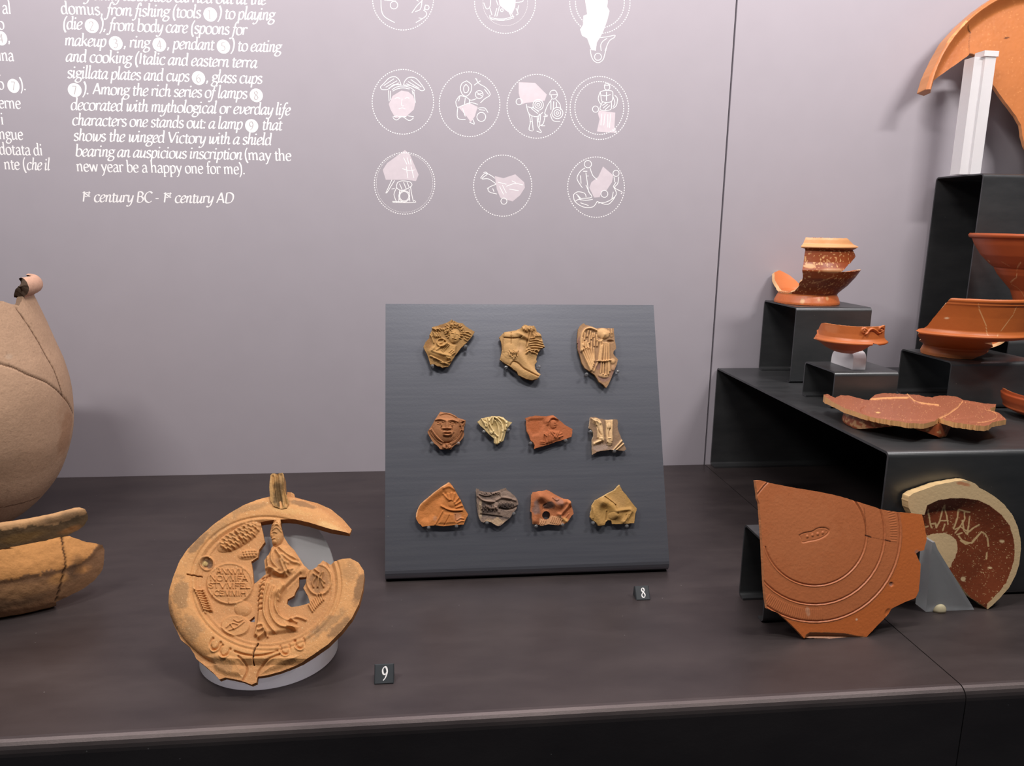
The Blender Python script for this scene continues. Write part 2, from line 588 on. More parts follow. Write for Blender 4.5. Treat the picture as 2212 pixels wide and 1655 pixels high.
def plinth(x0, x1, label):
    o = bent_sheet('display_plinth', [(YW-0.0005, 0.0), (0.562, 0.0), (0.562, -0.42)], 0.011, 0.003, x0, x1, M_TABLE, side=1)
    set_tag(o, label, 'plinth')
    return o
plinth(-1.3, 0.4775, 'long dark steel plinth carrying the lamps, left of the seam')
plinth(0.4787, 1.7, 'dark steel plinth under the stepped risers, right of the seam')

def riser(x0, x1, yf, yb, z0, z1, label, lip=0.012, r=0.006, t=0.0022, group='folded steel risers'):
    prof = [(yb-lip, z0), (yb, z0), (yb, z1), (yf, z1), (yf, z0), (yf+lip, z0)]
    o = bent_sheet('steel_riser', prof, r, t, x0, x1, M_STEEL, side=1)
    return set_tag(o, label, 'riser', group)
ZS = 0.17
riser(0.487, 1.55, 0.7275, 1.2155, 0.0003, ZS, 'large black steel step carrying all the smaller risers', 0.02, 0.006, 0.0028)
riser(0.5515, 0.671, 1.085, 1.197, ZS+.0003, 0.2855, 'square steel riser under the broken footed cup')
riser(0.529, 0.6168, 0.921, 1.003, ZS+.0003, 0.219, 'low steel riser under the small scroll-decorated bowl sherd')
riser(0.6825, 0.81, 0.911, 1.0205, ZS+.0003, 0.2335, 'steel riser under the wide broken carinated bowl')
riser(0.8345, 1.08, 1.10, 1.21, ZS+.0003, 0.486, 'tall steel riser carrying the big plate at the right')
riser(0.825, 0.965, 0.99, 1.07, ZS+.0003, 0.25, 'riser under the red footed bowl, mostly hidden behind the carinated bowl')
riser(0.345, 0.46, 0.690, 0.752, 0.0003, 0.085, 'small steel riser behind the stamped red plate sherd', 0.012, 0.006)

# tilted board for the small sherds
BO = np.array([-0.046, 0.811, 0.0]); BT = np.array([-0.046, 0.930, 0.304])
BN = np.array([0, -(BT-BO)[2], (BT-BO)[1]]); BN /= np.linalg.norm(BN)
BOARD = Plane(BO, BN)
board = empty('tilted_board', (0.119, 0.87, 0.0), 'tilted blue-grey steel board holding eleven small sherds', 'display board')
bent_sheet('panel', [(BT[1], BT[2]), (0.8085, 0.0004), (0.965, 0.0004), (0.965, 0.10)], 0.010, 0.0022, -0.046, 0.2845, M_BOARD, board, side=1)
# ------------------------------------------------------------------ lettering: a small broad-nib serif face
# glyph = (advance, [strokes]); stroke 'c' smooth, 'l' straight, 'f' roman-only foot serif, 'd' dot
G = {
'a': (.80, ['c .12 .80 .30 1.0 .54 .93 .61 .68 .61 .15 .76 .03', 'c .61 .60 .30 .52 .10 .27 .20 .02 .42 .03 .61 .22']),
'b': (.88, ['l .16 1.66 .16 .06', 'l .02 1.60 .16 1.66', 'c .16 .72 .40 1.0 .70 .86 .77 .5 .66 .12 .40 0 .16 .12']),
'c': (.74, ['c .66 .84 .48 1.0 .20 .86 .10 .48 .20 .12 .46 0 .70 .17']),
'd': (.88, ['c .66 .82 .42 1.0 .18 .86 .09 .45 .20 .07 .40 .02 .66 .25', 'l .66 1.66 .66 .10 .82 .03', 'l .52 1.60 .66 1.66']),
'e': (.78, ['c .12 .52 .40 .56 .68 .62 .60 .92 .40 1.0 .18 .86 .10 .45 .22 .09 .46 0 .70 .17']),
'f': (.52, ['c .60 1.56 .44 1.68 .28 1.50 .25 1.20', 'l .25 1.2 .25 .04', 'l .06 .97 .52 .97', 'f .10 .03 .42 .03']),
'g': (.80, ['c .38 1.0 .16 .88 .14 .62 .38 .44 .62 .60 .62 .86 .38 1.0', 'l .58 .92 .84 .99', 'c .24 .47 .14 .28 .30 .14 .62 .06 .74 -.16 .56 -.46 .22 -.50 .05 -.32 .20 -.04 .40 .10']),
'h': (.90, ['l .16 1.66 .16 .04', 'l .02 1.60 .16 1.66', 'c .16 .66 .36 .95 .58 .95 .67 .68', 'l .67 .68 .67 .04', 'f .03 .03 .30 .03', 'f .53 .03 .82 .03']),
'i': (.42, ['l .20 .97 .20 .04', 'l .05 .88 .20 .97', 'd .20 1.42', 'f .07 .03 .34 .03']),
'k': (.84, ['l .16 1.66 .16 .04', 'l .02 1.60 .16 1.66', 'l .66 .97 .18 .46', 'l .34 .58 .72 .03', 'f .03 .03 .30 .03', 'f .58 .03 .84 .03']),
'l': (.42, ['l .20 1.66 .20 .04', 'l .06 1.60 .20 1.66', 'f .07 .03 .34 .03']),
'm': (1.36, ['l .16 .97 .16 .04', 'l .02 .90 .16 .97', 'c .16 .66 .34 .95 .54 .95 .64 .68', 'l .64 .68 .64 .04', 'c .64 .66 .82 .95 1.02 .95 1.12 .68', 'l 1.12 .68 1.12 .04', 'f .03 .03 .30 .03', 'f .52 .03 .77 .03', 'f 1.0 .03 1.27 .03']),
'n': (.90, ['l .16 .97 .16 .04', 'l .02 .90 .16 .97', 'c .16 .66 .36 .95 .58 .95 .67 .68', 'l .67 .68 .67 .04', 'f .03 .03 .30 .03', 'f .53 .03 .82 .03']),
'o': (.86, ['c .42 1.0 .17 .86 .10 .48 .19 .12 .43 0 .68 .14 .76 .52 .66 .88 .42 1.0']),
'p': (.88, ['l .16 .97 .16 -.52', 'l .02 .90 .16 .97', 'c .16 .72 .40 1.0 .70 .86 .77 .5 .66 .12 .40 0 .16 .14', 'f .02 -.53 .34 -.53']),
'r': (.62, ['l .16 .97 .16 .04', 'l .02 .90 .16 .97', 'c .16 .68 .32 .96 .52 .97', 'd .55 .92', 'f .03 .03 .36 .03']),
's': (.66, ['c .54 .84 .38 1.0 .16 .92 .14 .68 .36 .52 .56 .34 .52 .08 .30 0 .09 .15']),
't': (.52, ['l .22 1.24 .22 .25', 'c .22 .30 .26 .06 .40 .02 .54 .12', 'l .04 .96 .50 .96']),
'u': (.90, ['l .16 .97 .16 .35', 'c .16 .40 .22 .06 .42 .03 .66 .30', 'l .66 .97 .66 .10 .82 .03', 'l .03 .95 .16 .97']),
'v': (.80, ['l .08 .97 .40 .02', 'l .40 .02 .72 .97', 'f .0 .97 .24 .97', 'f .58 .97 .82 .97']),
'w': (1.20, ['l .08 .97 .36 .02', 'l .36 .02 .60 .95', 'l .60 .95 .86 .02', 'l .86 .02 1.12 .97', 'f .0 .97 .22 .97', 'f 1.0 .97 1.2 .97']),
'y': (.80, ['l .08 .97 .42 .06', 'c .74 .97 .42 .06 .24 -.42 .04 -.50', 'f .0 .97 .24 .97', 'f .60 .97 .84 .97']),
'A': (1.12, ['l .55 1.50 .14 .04', 'l .55 1.50 1.0 .04', 'l .28 .52 .84 .52', 'f .02 .03 .30 .03', 'f .84 .03 1.14 .03']),
'B': (1.0, ['l .22 1.48 .22 .03', 'c .22 1.46 .55 1.46 .78 1.15 .55 .82 .22 .80', 'c .22 .80 .66 .78 .88 .42 .64 .04 .22 .04', 'f .06 1.46 .24 1.46', 'f .06 .04 .24 .04']),
'C': (1.08, ['c .98 1.28 .70 1.50 .32 1.32 .14 .76 .32 .20 .70 .0 1.0 .22']),
'D': (1.22, ['l .22 1.46 .22 .04', 'c .22 1.46 .66 1.48 1.02 1.16 1.06 .60 .80 .12 .22 .04', 'f .06 1.46 .24 1.46']),
'E': (.92, ['l .22 1.46 .22 .04', 'l .22 1.46 .80 1.46', 'l .22 .78 .70 .78', 'l .22 .04 .84 .04']),
'F': (.86, ['l .22 1.46 .22 .04', 'l .22 1.46 .80 1.46', 'l .22 .78 .66 .78']),
'H': (1.2, ['l .22 1.46 .22 .04', 'l .98 1.46 .98 .04', 'l .22 .78 .98 .78']),
'I': (.50, ['l .24 1.46 .24 .04', 'f .08 1.46 .40 1.46', 'f .08 .03 .40 .03']),
'L': (.84, ['l .22 1.46 .22 .04', 'l .22 .04 .80 .04']),
'M': (1.4, ['l .20 .04 .30 1.46', 'l .30 1.46 .70 .10', 'l .70 .10 1.10 1.46', 'l 1.10 1.46 1.20 .04']),
'N': (1.2, ['l .22 .04 .22 1.46', 'l .22 1.46 .98 .04', 'l .98 .04 .98 1.46']),
'O': (1.24, ['c .62 1.50 .24 1.30 .14 .75 .26 .18 .64 0 1.0 .2 1.1 .76 .98 1.32 .62 1.50']),
'S': (.84, ['c .72 1.30 .48 1.50 .18 1.36 .18 1.0 .48 .76 .74 .48 .66 .12 .36 0 .10 .2']),
'T': (1.0, ['l .50 1.46 .50 .04', 'l .06 1.46 .94 1.46']),
'V': (1.10, ['l .08 1.48 .54 .02', 'l .54 .02 1.0 1.48', 'f -.02 1.47 .24 1.47', 'f .84 1.47 1.12 1.47']),
'X': (1.0, ['l .10 1.46 .90 .04', 'l .90 1.46 .10 .04']),
'1': (.60, ['l .14 1.22 .34 1.42 .34 .04', 'f .14 .03 .54 .03']),
'2': (.84, ['c .12 1.12 .26 1.38 .56 1.36 .66 1.06 .46 .64 .12 .06', 'l .12 .05 .74 .05']),
'3': (.80, ['c .14 1.24 .40 1.42 .64 1.20 .52 .86 .30 .76', 'c .30 .76 .62 .70 .68 .34 .44 .02 .12 .08']),
'4': (.86, ['l .56 1.42 .10 .46 .80 .46', 'l .58 1.42 .58 .04']),
'5': (.78, ['l .66 1.38 .26 1.38 .22 .84', 'c .22 .84 .52 .84 .68 .46 .48 .08 .12 .08']),
'6': (.84, ['c .64 1.40 .30 1.10 .14 .56 .24 .10 .48 .02 .70 .30 .62 .72 .38 .80 .16 .52']),
'7': (.80, ['l .12 1.36 .70 1.36 .34 .04']),
'8': (.86, ['c .42 1.42 .20 1.26 .24 .98 .56 .64 .68 .34 .56 .06 .40 0 .18 .10 .14 .40 .34 .70 .58 .94 .62 1.24 .42 1.42']),
'9': (.84, ['c .20 .0 .48 .30 .68 .86 .58 1.32 .36 1.42 .14 1.14 .20 .74 .44 .62 .66 .88']),
'(': (.48, ['c .42 1.66 .20 1.20 .14 .60 .22 .0 .42 -.42']),
')': (.48, ['c .06 1.66 .28 1.20 .34 .60 .26 .0 .06 -.42']),
',': (.36, ['d .18 .10', 'l .20 .08 .10 -.22']),
'.': (.36, ['d .18 .08']),
':': (.36, ['d .18 .08', 'd .18 .80']),
'-': (.56, ['l .08 .56 .46 .56']),
' ': (.40, []),
}
GI = {   # italic forms that differ
'a': (.86, ['c .66 .90 .44 1.0 .18 .74 .08 .30 .20 .02 .40 .16 .66 .64', 'c .70 1.0 .63 .55 .60 .16 .72 .02 .88 .20']),
'f': (.50, ['c .66 1.56 .50 1.68 .36 1.46 .28 .97 .20 .2 .10 -.34 -.08 -.52 -.22 -.42', 'l .06 .95 .54 .95']),
'e': (.72, ['c .12 .42 .42 .54 .62 .76 .50 1.0 .30 .94 .12 .64 .12 .20 .34 0 .66 .22']),
'v': (.78, ['c .06 .90 .20 .94 .24 .5 .26 .04 .48 .20 .68 .60 .66 .98']),
'w': (1.15, ['c .06 .90 .20 .94 .22 .5 .24 .04 .44 .2 .60 .96', 'c .60 .96 .60 .3 .66 .02 .86 .2 1.04 .62 1.0 .98']),
'n': (.86, ['l .06 .90 .18 .97 .16 .04', 'c .16 .56 .36 .95 .56 .96 .60 .72 .58 .16 .70 .02 .84 .18']),
'm': (1.28, ['l .06 .90 .18 .97 .16 .04', 'c .16 .56 .34 .95 .52 .96 .56 .72', 'l .56 .72 .54 .04', 'c .54 .56 .74 .95 .94 .96 1.0 .72 .98 .16 1.1 .02 1.24 .18']),
'h': (.86, ['l .08 1.60 .20 1.66 .16 .04', 'c .16 .56 .36 .95 .56 .96 .60 .72 .58 .16 .70 .02 .84 .18']),
'i': (.42, ['c .04 .86 .18 .96 .16 .2 .24 .02 .38 .16', 'd .20 1.42']),
'l': (.40, ['c .06 1.60 .20 1.66 .17 .9 .16 .2 .24 .02 .38 .16']),
'u': (.88, ['c .04 .86 .18 .96 .15 .3 .28 .02 .46 .18 .64 .60', 'c .68 .97 .62 .4 .60 .14 .72 .02 .86 .18']),
'y': (.78, ['c .04 .86 .18 .96 .17 .36 .28 .04 .46 .20 .64 .60', 'c .70 .97 .62 .2 .46 -.36 .20 -.54 .02 -.42']),
'p': (.84, ['l .06 .90 .18 .97 .12 -.54', 'c .16 .62 .40 1.0 .66 .88 .70 .46 .54 .06 .32 .02 .15 .16', 'f 0 0 0 0']),
}
NIB, NW, NMIN = math.radians(32), 0.185, 0.10

LAY = [0]
UM = 1.6e-6
def stroke_quads(pts, wfun, V, F):
    p = np.asarray(pts, float)
    k = np.concatenate([[True], np.hypot(*np.diff(p, axis=0).T) > 1e-6]); p = p[k]
    if len(p) < 2: return
    t = np.gradient(p, axis=0); L = np.hypot(*t.T); t /= L[:, None]+1e-9
    n = np.stack([-t[:, 1], t[:, 0]], 1)
    w = np.array([wfun(a) for a in t])
    A = p+n*w[:, None]/2; B = p-n*w[:, None]/2
    b0 = len(V)
    LAY[0] = (LAY[0]+1) % 36       # each stroke lies a few microns above the one before it
    for i, (a, b) in enumerate(zip(A, B)):
        h = LAY[0]+0.8*i/len(p)
        V.append((a[0], a[1], h)); V.append((b[0], b[1], h))
    for i in range(len(p)-1): F.append((b0+2*i, b0+2*i+1, b0+2*i+3, b0+2*i+2))

def nibw(t):
    a = math.atan2(t[1], t[0])
    return math.hypot(NW*math.sin(a-NIB), NMIN)

def glyph(ch, italic, V, F, x, y, s=1.0, wt=1.0):
    adv, st = (GI.get(ch) if italic and ch in GI else None) or G[ch]
    for q in st:
        k, *v = q.split(); v = np.array([float(a) for a in v]).reshape(-1, 2)
        if k == 'f' and italic: continue
        if k == 'd':
            m = 10; c = v[0]; b0 = len(V)
            for i in range(m):
                a = 2*PI*i/m; V.append((c[0]+.115*math.cos(a)*wt, c[1]+.115*math.sin(a)*wt, 37.5))
            F.append(tuple(range(b0, b0+m))); VV = V
            idx = range(b0, len(V))
        else:
            b0 = len(V)
            pts = smooth_line(v, 5) if k == 'c' else v
            if k == 'l' and len(v) > 2:
                for a, b in zip(v[:-1], v[1:]): stroke_quads([a, b], lambda t: nibw(t)*wt, V, F)
            else: stroke_quads(pts, (lambda t: .075*wt) if k == 'f' else (lambda t: nibw(t)*wt), V, F)
        for i in range(b0, len(V)):
            a, b, h = V[i]
            V[i] = (x+s*(a+(0.17*b if italic else 0)), y+s*b, h)
    return adv*s*(0.92 if italic else 1.0)

WALLP = Plane((0, YW-0.00006, 0), (0, -1, 0))
DISCH = 0.46   # disc centre height in x-heights

def text_line(txt, pl, pr, xh=0.01035, start_italic=True):
    """txt: *toggles italic*, ^superscript^, [n] white disc with numeral n; fitted between two points of the wall"""
    V, F = [], []; discs = []
    x = 0.0; it = start_italic; sup = False; i = 0
    while i < len(txt):
        ch = txt[i]
        if ch == '*': it = not it
        elif ch == '^': sup = not sup
        elif ch == '[':
            discs.append((x+0.88, txt[i+1])); x += 1.76; i += 2
        else:
            if sup: x += glyph(ch, it, V, F, x, .72, .58, 1.25)
            else: x += glyph(ch, it, V, F, x, 0)
        i += 1
    B = WALLP.map([pr])[0]
    A = WALLP.map([pl])[0] if pl else B-np.array([x*xh*0.93, 0, 0])
    sx = (B[0]-A[0])/x
    def to(a, b, dy=0.0):
        X = A[0]+a*sx
        return (X, YW-0.00006-dy, A[2]+(B[2]-A[2])*(a/x)+b*xh)
    o = mk('text_line', [to(a, b, h*UM) for a, b, h in V], F, M_PRINT, wall) if V else None
    for cx, dg in discs:
        m = 28; r = 0.92
        ring = [to(cx+0.84*math.cos(2*PI*k/m), .50+r*math.sin(2*PI*k/m), .00007) for k in range(m)]
        d = mk('number_disc', ring, [tuple(range(m))], M_PRINT, wall)
        vv, ff = [], []
        adv = glyph(dg, False, vv, ff, 0, 0, 1.0, 0.8)
        mk('numeral', [to(cx-0.36+a*0.80, .5-.58+b*.80, .00009+h*UM) for a, b, h in vv], ff, M_NUM, d)

LINES = [
 ('many daily activities carried out at the', (128, -3), (574, 10.5)),
 ('*domus,* from fishing (tools [1]) to playing', (132, 30), (592, 44)),
 ('(die [2]), from body care (spoons for', (135, 62.5), (532, 76)),
 ('makeup [3], ring [4], pendant [5]) to eating', (139, 98.5), (606, 113)),
 ('and cooking (Italic and eastern terra', (141.5, 133), (554, 147)),
 ('sigillata plates and cups [6], glass cups', (144.6, 168.5), (565, 181)),
 ('[7]). Among the rich series of lamps [8]', (146.5, 202.5), (569, 214.5)),
 ('decorated with mythological or everday life', (152, 237.5), (626, 249)),
 ('characters one stands out: a lamp [9] that', (155, 270.5), (608, 281.5)),
 ('shows the winged Victory with a shield', (158, 304), (585, 313.5)),
 ('bearing an auspicious inscription *(may the', (162, 337.5), (630, 347.5)),
 ('*new year be a happy one for me).', (166, 370), (530, 376.5)),
 ('1^st^ century BC - 1^st^ century AD', (174, 436), (503, 439.5)),
]
for t, a, b in LINES: text_line(t, a, b)
LEFT = [('al', 28, 25), ('o', 62, 10.5), ('[4],', 90, 23), ('ina', 130, 31), ('.', 162, 2), ('o [7]).', 193, 57), ('erne', 233, 46),
        ('i', 267, 9), ('ngue', 300, 51), ('dotata di', 334, 93), ('nte (*che il', 366, 107)]
for t, y, x1 in LEFT:
    text_line(t, None, (x1, y+2), start_italic=False)

# ------------------------------------------------------------------ white line drawings of the lamp discs
def CT(x, y): return (780+x/3.3774, y/3.3774)
def drawing(lines, fills=(), circles=(), dashes=(), thin=1.0, solid_fill=False):
    V, F = [], []
    for L in lines:
        p = np.array([CT(*q) for q in np.array(L, float).reshape(-1, 2)])
        p = smooth_line(p, 4) if len(p) > 2 else p
        stroke_quads(p, lambda t: 1.55*thin, V, F)
    for cx, cy, r in circles:
        p = np.array([CT(cx+r*math.cos(a), cy+r*1.03*math.sin(a)) for a in np.linspace(0, 2*PI, 25)])
        stroke_quads(p, lambda t: 1.55*thin, V, F)
    for cx, cy, rx, ry, n, w in dashes:
        for k in range(n):
            a0 = 2*PI*k/n; a1 = a0+2*PI/n*0.54
            p = np.array([CT(cx+rx*math.cos(a), cy+ry*math.sin(a)) for a in np.linspace(a0, a1, 4)])
            if p[:, 1].max() < -70: continue
            stroke_quads(p, lambda t: w, V, F)
    V = np.array(V); W3 = WALLP.map(V[:, :2]); W3[:, 1] = YW-0.00010-V[:, 2]*UM
    d = mk('lamp_drawing', W3, F, M_PRINT, wall)
    for f in fills:
        p = np.array([CT(*q) for q in np.array(f, float).reshape(-1, 2)])
        w3 = WALLP.map(p); w3[:, 1] = YW-0.00006
        mk('sherd_fill', w3, [tuple(range(len(p)))], M_PRINT if solid_fill else M_PALE, d)
    return d

D1 = 1.9
drawing([[170,0,255,8],[145,-30,145,10,150,80,175,125,245,165],[400,165,470,120,475,90,455,75],[370,95,410,40,440,10,460,-20],[395,85,430,70,440,40,445,0],[420,130,440,135],[460,75,470,35],[380,-20,420,10]],
        (), [(240,38,27),(480,55,16)], [(306,-5,222,224,78,D1)])
drawing([[895,20,915,65,940,50,945,0],[940,60,955,110],[990,60,975,120],[1010,45,990,120],[940,110,950,140,1040,148,1115,130],[945,130,1030,140,1110,120],[1130,60,1145,100,1130,110],[1120,20,1180,10,1175,-20],[1100,105,1115,125],[1080,90,1095,120],[985,0,1000,40],[1150,40,1140,80]],
        [[1000,-30,1120,-30,1128,0,1125,50,1100,105,1060,80,1010,40]], [(1027,75,10)], [(1050,18,222,226,78,D1),(1052,20,163,168,90,0.7)])
drawing([[1672,360,1680,410,1700,445,1732,458,1765,435,1778,395,1790,350],[1745,275,1800,268,1850,258,1845,275,1810,300,1780,370],[1752,372,1748,330,1765,300,1795,280]],
        [[1630,-30,1790,-30,1800,10,1795,50,1812,80,1795,150,1770,220,1745,270,1720,310,1712,370,1680,365,1650,280,1612,260,1598,215,1620,180,1622,115,1650,105]], [(1728,415,25)],
        [(1742,18,220,226,78,D1),(1742,18,178,186,66,D1)], solid_fill=True)
drawing([[140,635,170,605,205,570,245,560,275,580,292,620],[140,635,155,655,200,650,235,620,292,620],[165,625,240,575],[180,637,262,590],[200,645,275,605],
         [465,655,435,610,395,570,350,565,320,590,310,620],[465,655,440,662,400,640,360,625,310,620],[440,635,362,580],[425,645,342,595],[405,645,330,610],
         [225,655,260,635,310,628,360,640,392,665],[230,665,265,648,310,642,355,650],[200,660,205,740],[215,662,216,730],[385,670,396,750],[372,660,380,690],
         [245,722,265,712,285,720],[320,720,335,712,352,718],[300,720,295,768,312,772],[275,795,300,788,322,795],[235,862,260,876,300,852,350,880,382,862],[230,855,265,845],[340,845,385,853],[270,850,330,852]],
        [[295,660,345,670,380,700,396,750,385,800,330,850,250,862,215,800,202,760,230,700]], (), [(305,743,224,236,80,D1)])
drawing([[770,590,735,610,725,650,740,690,770,702,800,670,805,620,770,590],[765,615,748,640,755,675,778,670,785,640,765,615],[835,570,860,610,910,640,942,690,900,722,870,752],[825,622,855,600,870,590],[842,575,850,600],[900,650,930,690],
         [690,742,720,700,770,712,800,732,842,720],[690,742,702,782,740,770,800,750,852,762],[705,782,705,862,762,872],[740,790,760,850],[720,700,712,740],[760,715,755,760],[790,730,790,760],[850,790,900,788,926,822],[860,800,905,805],[790,890,826,906,815,870],[845,675,880,700],[850,690,885,680]],
        [[710,782,790,750,850,780,830,850,800,892,770,850]], [(862,690,28),(877,853,32)], [(791,761,221,236,78,D1)])
drawing([[1205,760,1225,830,1280,852,1326,820],[1225,830,1235,890,1225,945,1252,956],[1245,850,1256,952],[1285,850,1290,920,1316,965,1280,957],[1310,840,1300,930],[1230,885,1250,885],[1290,890,1308,890],
         [1375,690,1385,665,1415,660,1432,690,1420,716,1395,722,1385,690],[1375,692,1432,690],[1390,725,1360,770,1340,830,1362,842],[1420,725,1450,760,1456,802],[1385,740,1385,800],[1405,740,1402,800],[1425,745,1425,785],[1345,830,1330,900,1308,916,1342,918],[1380,830,1400,880,1452,886],[1330,850,1360,850],[1240,790,1290,830],[1250,780,1300,820],[1300,830,1290,890],[1215,780,1260,790]],
        [[1150,600,1270,605,1355,690,1340,735,1200,752,1170,762,1150,680]], [(1292,765,38),(1292,765,24),(1292,765,10),(1432,825,40),(1432,825,24),(1432,825,9),(1153,742,22)], [(1282,776,217,233,76,D1)])
drawing([[1775,640,1780,615,1800,610,1815,635,1805,655,1785,655,1775,640],[1772,625,1815,620],[1745,670,1780,660,1830,665,1836,700,1825,742,1760,742,1750,700,1745,670],[1790,670,1790,735],[1755,695,1785,700,1820,690],[1745,670,1730,720,1748,762],[1760,745,1745,800,1820,800,1826,745],[1765,790,1800,760],[1760,770,1790,750],[1780,800,1815,770],[1850,695,1870,720,1862,770,1835,792],[1835,700,1852,750,1838,780],
         [1755,830,1750,915],[1780,830,1770,915],[1800,835,1800,930],[1820,830,1812,935],[1835,960,1860,940],[1850,970,1864,955]],
        [[1735,805,1855,822,1848,930,1865,970,1780,965,1720,960,1740,870,1728,830]], [(1710,797,22)], [(1738,788,213,230,76,D1),(1738,788,178,193,66,D1)])
drawing([[225,1312,180,1410],[245,1316,190,1405],[180,1410,190,1405],[265,1332,300,1320,360,1330,366,1360,300,1390,260,1370,265,1332],[280,1340,300,1385],[310,1330,330,1380],[335,1330,350,1365],[260,1370,240,1420,262,1480],[245,1375,222,1380],[360,1360,370,1420,382,1472],[280,1390,275,1470],[350,1380,356,1470],[230,1478,390,1478,385,1462],[228,1470,300,1472],
         [310,1150,335,1200],[335,1150,350,1200],[360,1160,365,1200],[300,1230,350,1245,390,1240],[330,1215,340,1300],[365,1215,385,1300]],
        [[320,1095,355,1125,420,1275,400,1322,330,1312,180,1312,158,1240,190,1190]], [(315,1432,33),(315,1432,40)], [(317,1338,220,225,78,D1),(317,1336,206,213,110,0.8)])
drawing([[870,1302,905,1265,950,1282,976,1302],[905,1255,922,1270,880,1305,930,1306,985,1342],[893,1262,905,1255,915,1258],[985,1345,930,1370,935,1400,990,1416],[960,1375,970,1400],[920,1372,930,1380],[1060,1360,1120,1340,1182,1350],[1080,1380,1150,1392],[1000,1330,1060,1345],[1010,1360,1040,1420],[1030,1350,1060,1410],[1100,1320,1130,1335]],
        [[975,1285,1040,1300,1125,1272,1190,1330,1195,1370,1160,1425,1105,1470,1040,1452,1015,1442,990,1380]], [(1042,1468,22)], [(1033,1355,212,223,76,D1)])
drawing([[1635,1225,1600,1250,1575,1300,1600,1350,1615,1370],[1670,1225,1690,1280,1722,1310],[1640,1260,1650,1330,1660,1400],[1600,1280,1605,1340],[1645,1285,1660,1285],[1620,1250,1650,1250],[1660,1400,1682,1440,1600,1450,1560,1470],[1640,1350,1672,1420],[1550,1420,1580,1400,1630,1410,1642,1440],[1550,1420,1560,1470,1620,1510,1690,1510,1722,1470],[1580,1430,1605,1462],[1600,1480,1660,1500],[1570,1415,1600,1445],[1880,1290,1872,1340,1850,1370,1902,1400,1896,1416],[1840,1360,1862,1420,1800,1470,1730,1482],[1722,1470,1800,1492,1852,1440],[1590,1455,1640,1462,1690,1455],[1860,1330,1840,1360],[1845,1290,1850,1330],[1840,1400,1830,1450]],
        [[1765,1215,1840,1280,1830,1330,1790,1390,1760,1392,1740,1440,1700,1442,1665,1370,1680,1330,1730,1290]], [(1655,1198,26),(1860,1265,22),(1775,1415,25)], [(1714,1366,207,220,74,D1)])
# ------------------------------------------------------------------ small relief sherds on the board
def crop(x0, y0, s):
    def T(L):
        a = np.asarray(L, float).reshape(-1, 2)
        return np.stack([x0+a[:, 0]/s, y0+a[:, 1]/s], 1)
    T.s = s; T.o = (x0, y0)
    return T
def tf(T, feats):
    out = []
    for f in feats:
        if f[0] in 'rs': out.append((f[0], f[1]/T.s, f[2]/T.s, T(f[3])))
        elif f[0] == 'b':
            c = T(f[1:3])[0]; out.append(('b', c[0], c[1], f[3]/T.s, f[4]/T.s, f[5], f[6]/T.s))
        elif f[0] == 'p': out.append(('p', f[1]/T.s, f[2]/T.s, T(f[3])))
    return out
def tm(T, marks):
    out = []
    for m in marks:
        if m[0] == 'b':
            c = T(m[2:4])[0]; out.append(('b', lin(*m[1]), c[0], c[1], m[4]/T.s, m[5]/T.s, m[6], m[7]))
        elif m[0] == 'l': out.append(('l', lin(*m[1]), m[2]/T.s, T(m[3]), m[4], m[5]))
        elif m[0] == 'P': out.append(('P', lin(*m[1]), T(m[2]), m[3]/T.s, m[4]))
        elif m[0] == 'w': out.append(('w', lin(*m[1]), m[2]/T.s, m[3]/T.s, m[4]))
        elif m[0] == 's': out.append(('s', lin(*m[1]), m[2], m[3], m[4]))
    return out
def ticks(path, n, length, ang, w, h):
    """short ridges along a path, turned by ang from the path normal"""
    p = smooth_line(np.asarray(path, float).reshape(-1, 2), 12)
    s = np.concatenate([[0], np.cumsum(np.hypot(*np.diff(p, axis=0).T))])
    out = []
    for k in range(n):
        u = s[-1]*(k+.5)/n
        c = np.array([np.interp(u, s, p[:, 0]), np.interp(u, s, p[:, 1])])
        c2 = np.array([np.interp(u+1, s, p[:, 0]), np.interp(u+1, s, p[:, 1])])
        t = math.atan2(*(c2-c)[::-1])+PI/2+math.radians(ang)
        d = np.array([math.cos(t), math.sin(t)])*length/2
        out.append(('r', w, h, [*(c-d), *(c+d)]))
    return out
def ring(cx, cy, rx, ry, w, h, a0=0, a1=360):
    a = np.radians(np.linspace(a0, a1, 26))
    return ('r', w, h, np.stack([cx+rx*np.cos(a), cy+ry*np.sin(a)], 1))

def sherd(name, T, outline, feats, marks, base, edge, plane, thick, step, label, cat='sherd', group=None, holes=(), mat=None,
          rough=0.6, extra=None, jag=0.5, curve=0.0, parent=None, namp=0.10, back=None):
    pl = plane
    out = T(outline)
    c0 = out.mean(0)
    mpp = np.linalg.norm(pl.map([c0+[0.5, 0]])-pl.map([c0-[0.5, 0]]))     # metres per traced unit
    feats = tf(T, feats)
    R2 = ((out-c0)**2).sum(1).max()
    def fmap(P):
        H = relief(P, feats)
        if extra is not None: H = H+extra(P)
        Hn = H+rough*fbm(P, 0.25, 4)-curve*((P-c0)**2).sum(1)/R2
        X = pl.map(P)
        return X+pl.n*(Hn*mpp)[:, None], X-pl.n*(thick+curve*mpp*((P-c0)**2).sum(1)/R2)[:, None], H
    mk_ = tm(T, marks)
    def cfun(P, H): return paint(P, lin(*base), H, mk_, 0.06, namp)
    o = shell(name, out, [T(h) for h in holes], step, fmap, cfun, lin(*edge), mat or M_CLAY, parent, jag,
              back_col=lin(*(back or edge)))
    if parent is None: set_tag(o, label, cat, group)
    return o

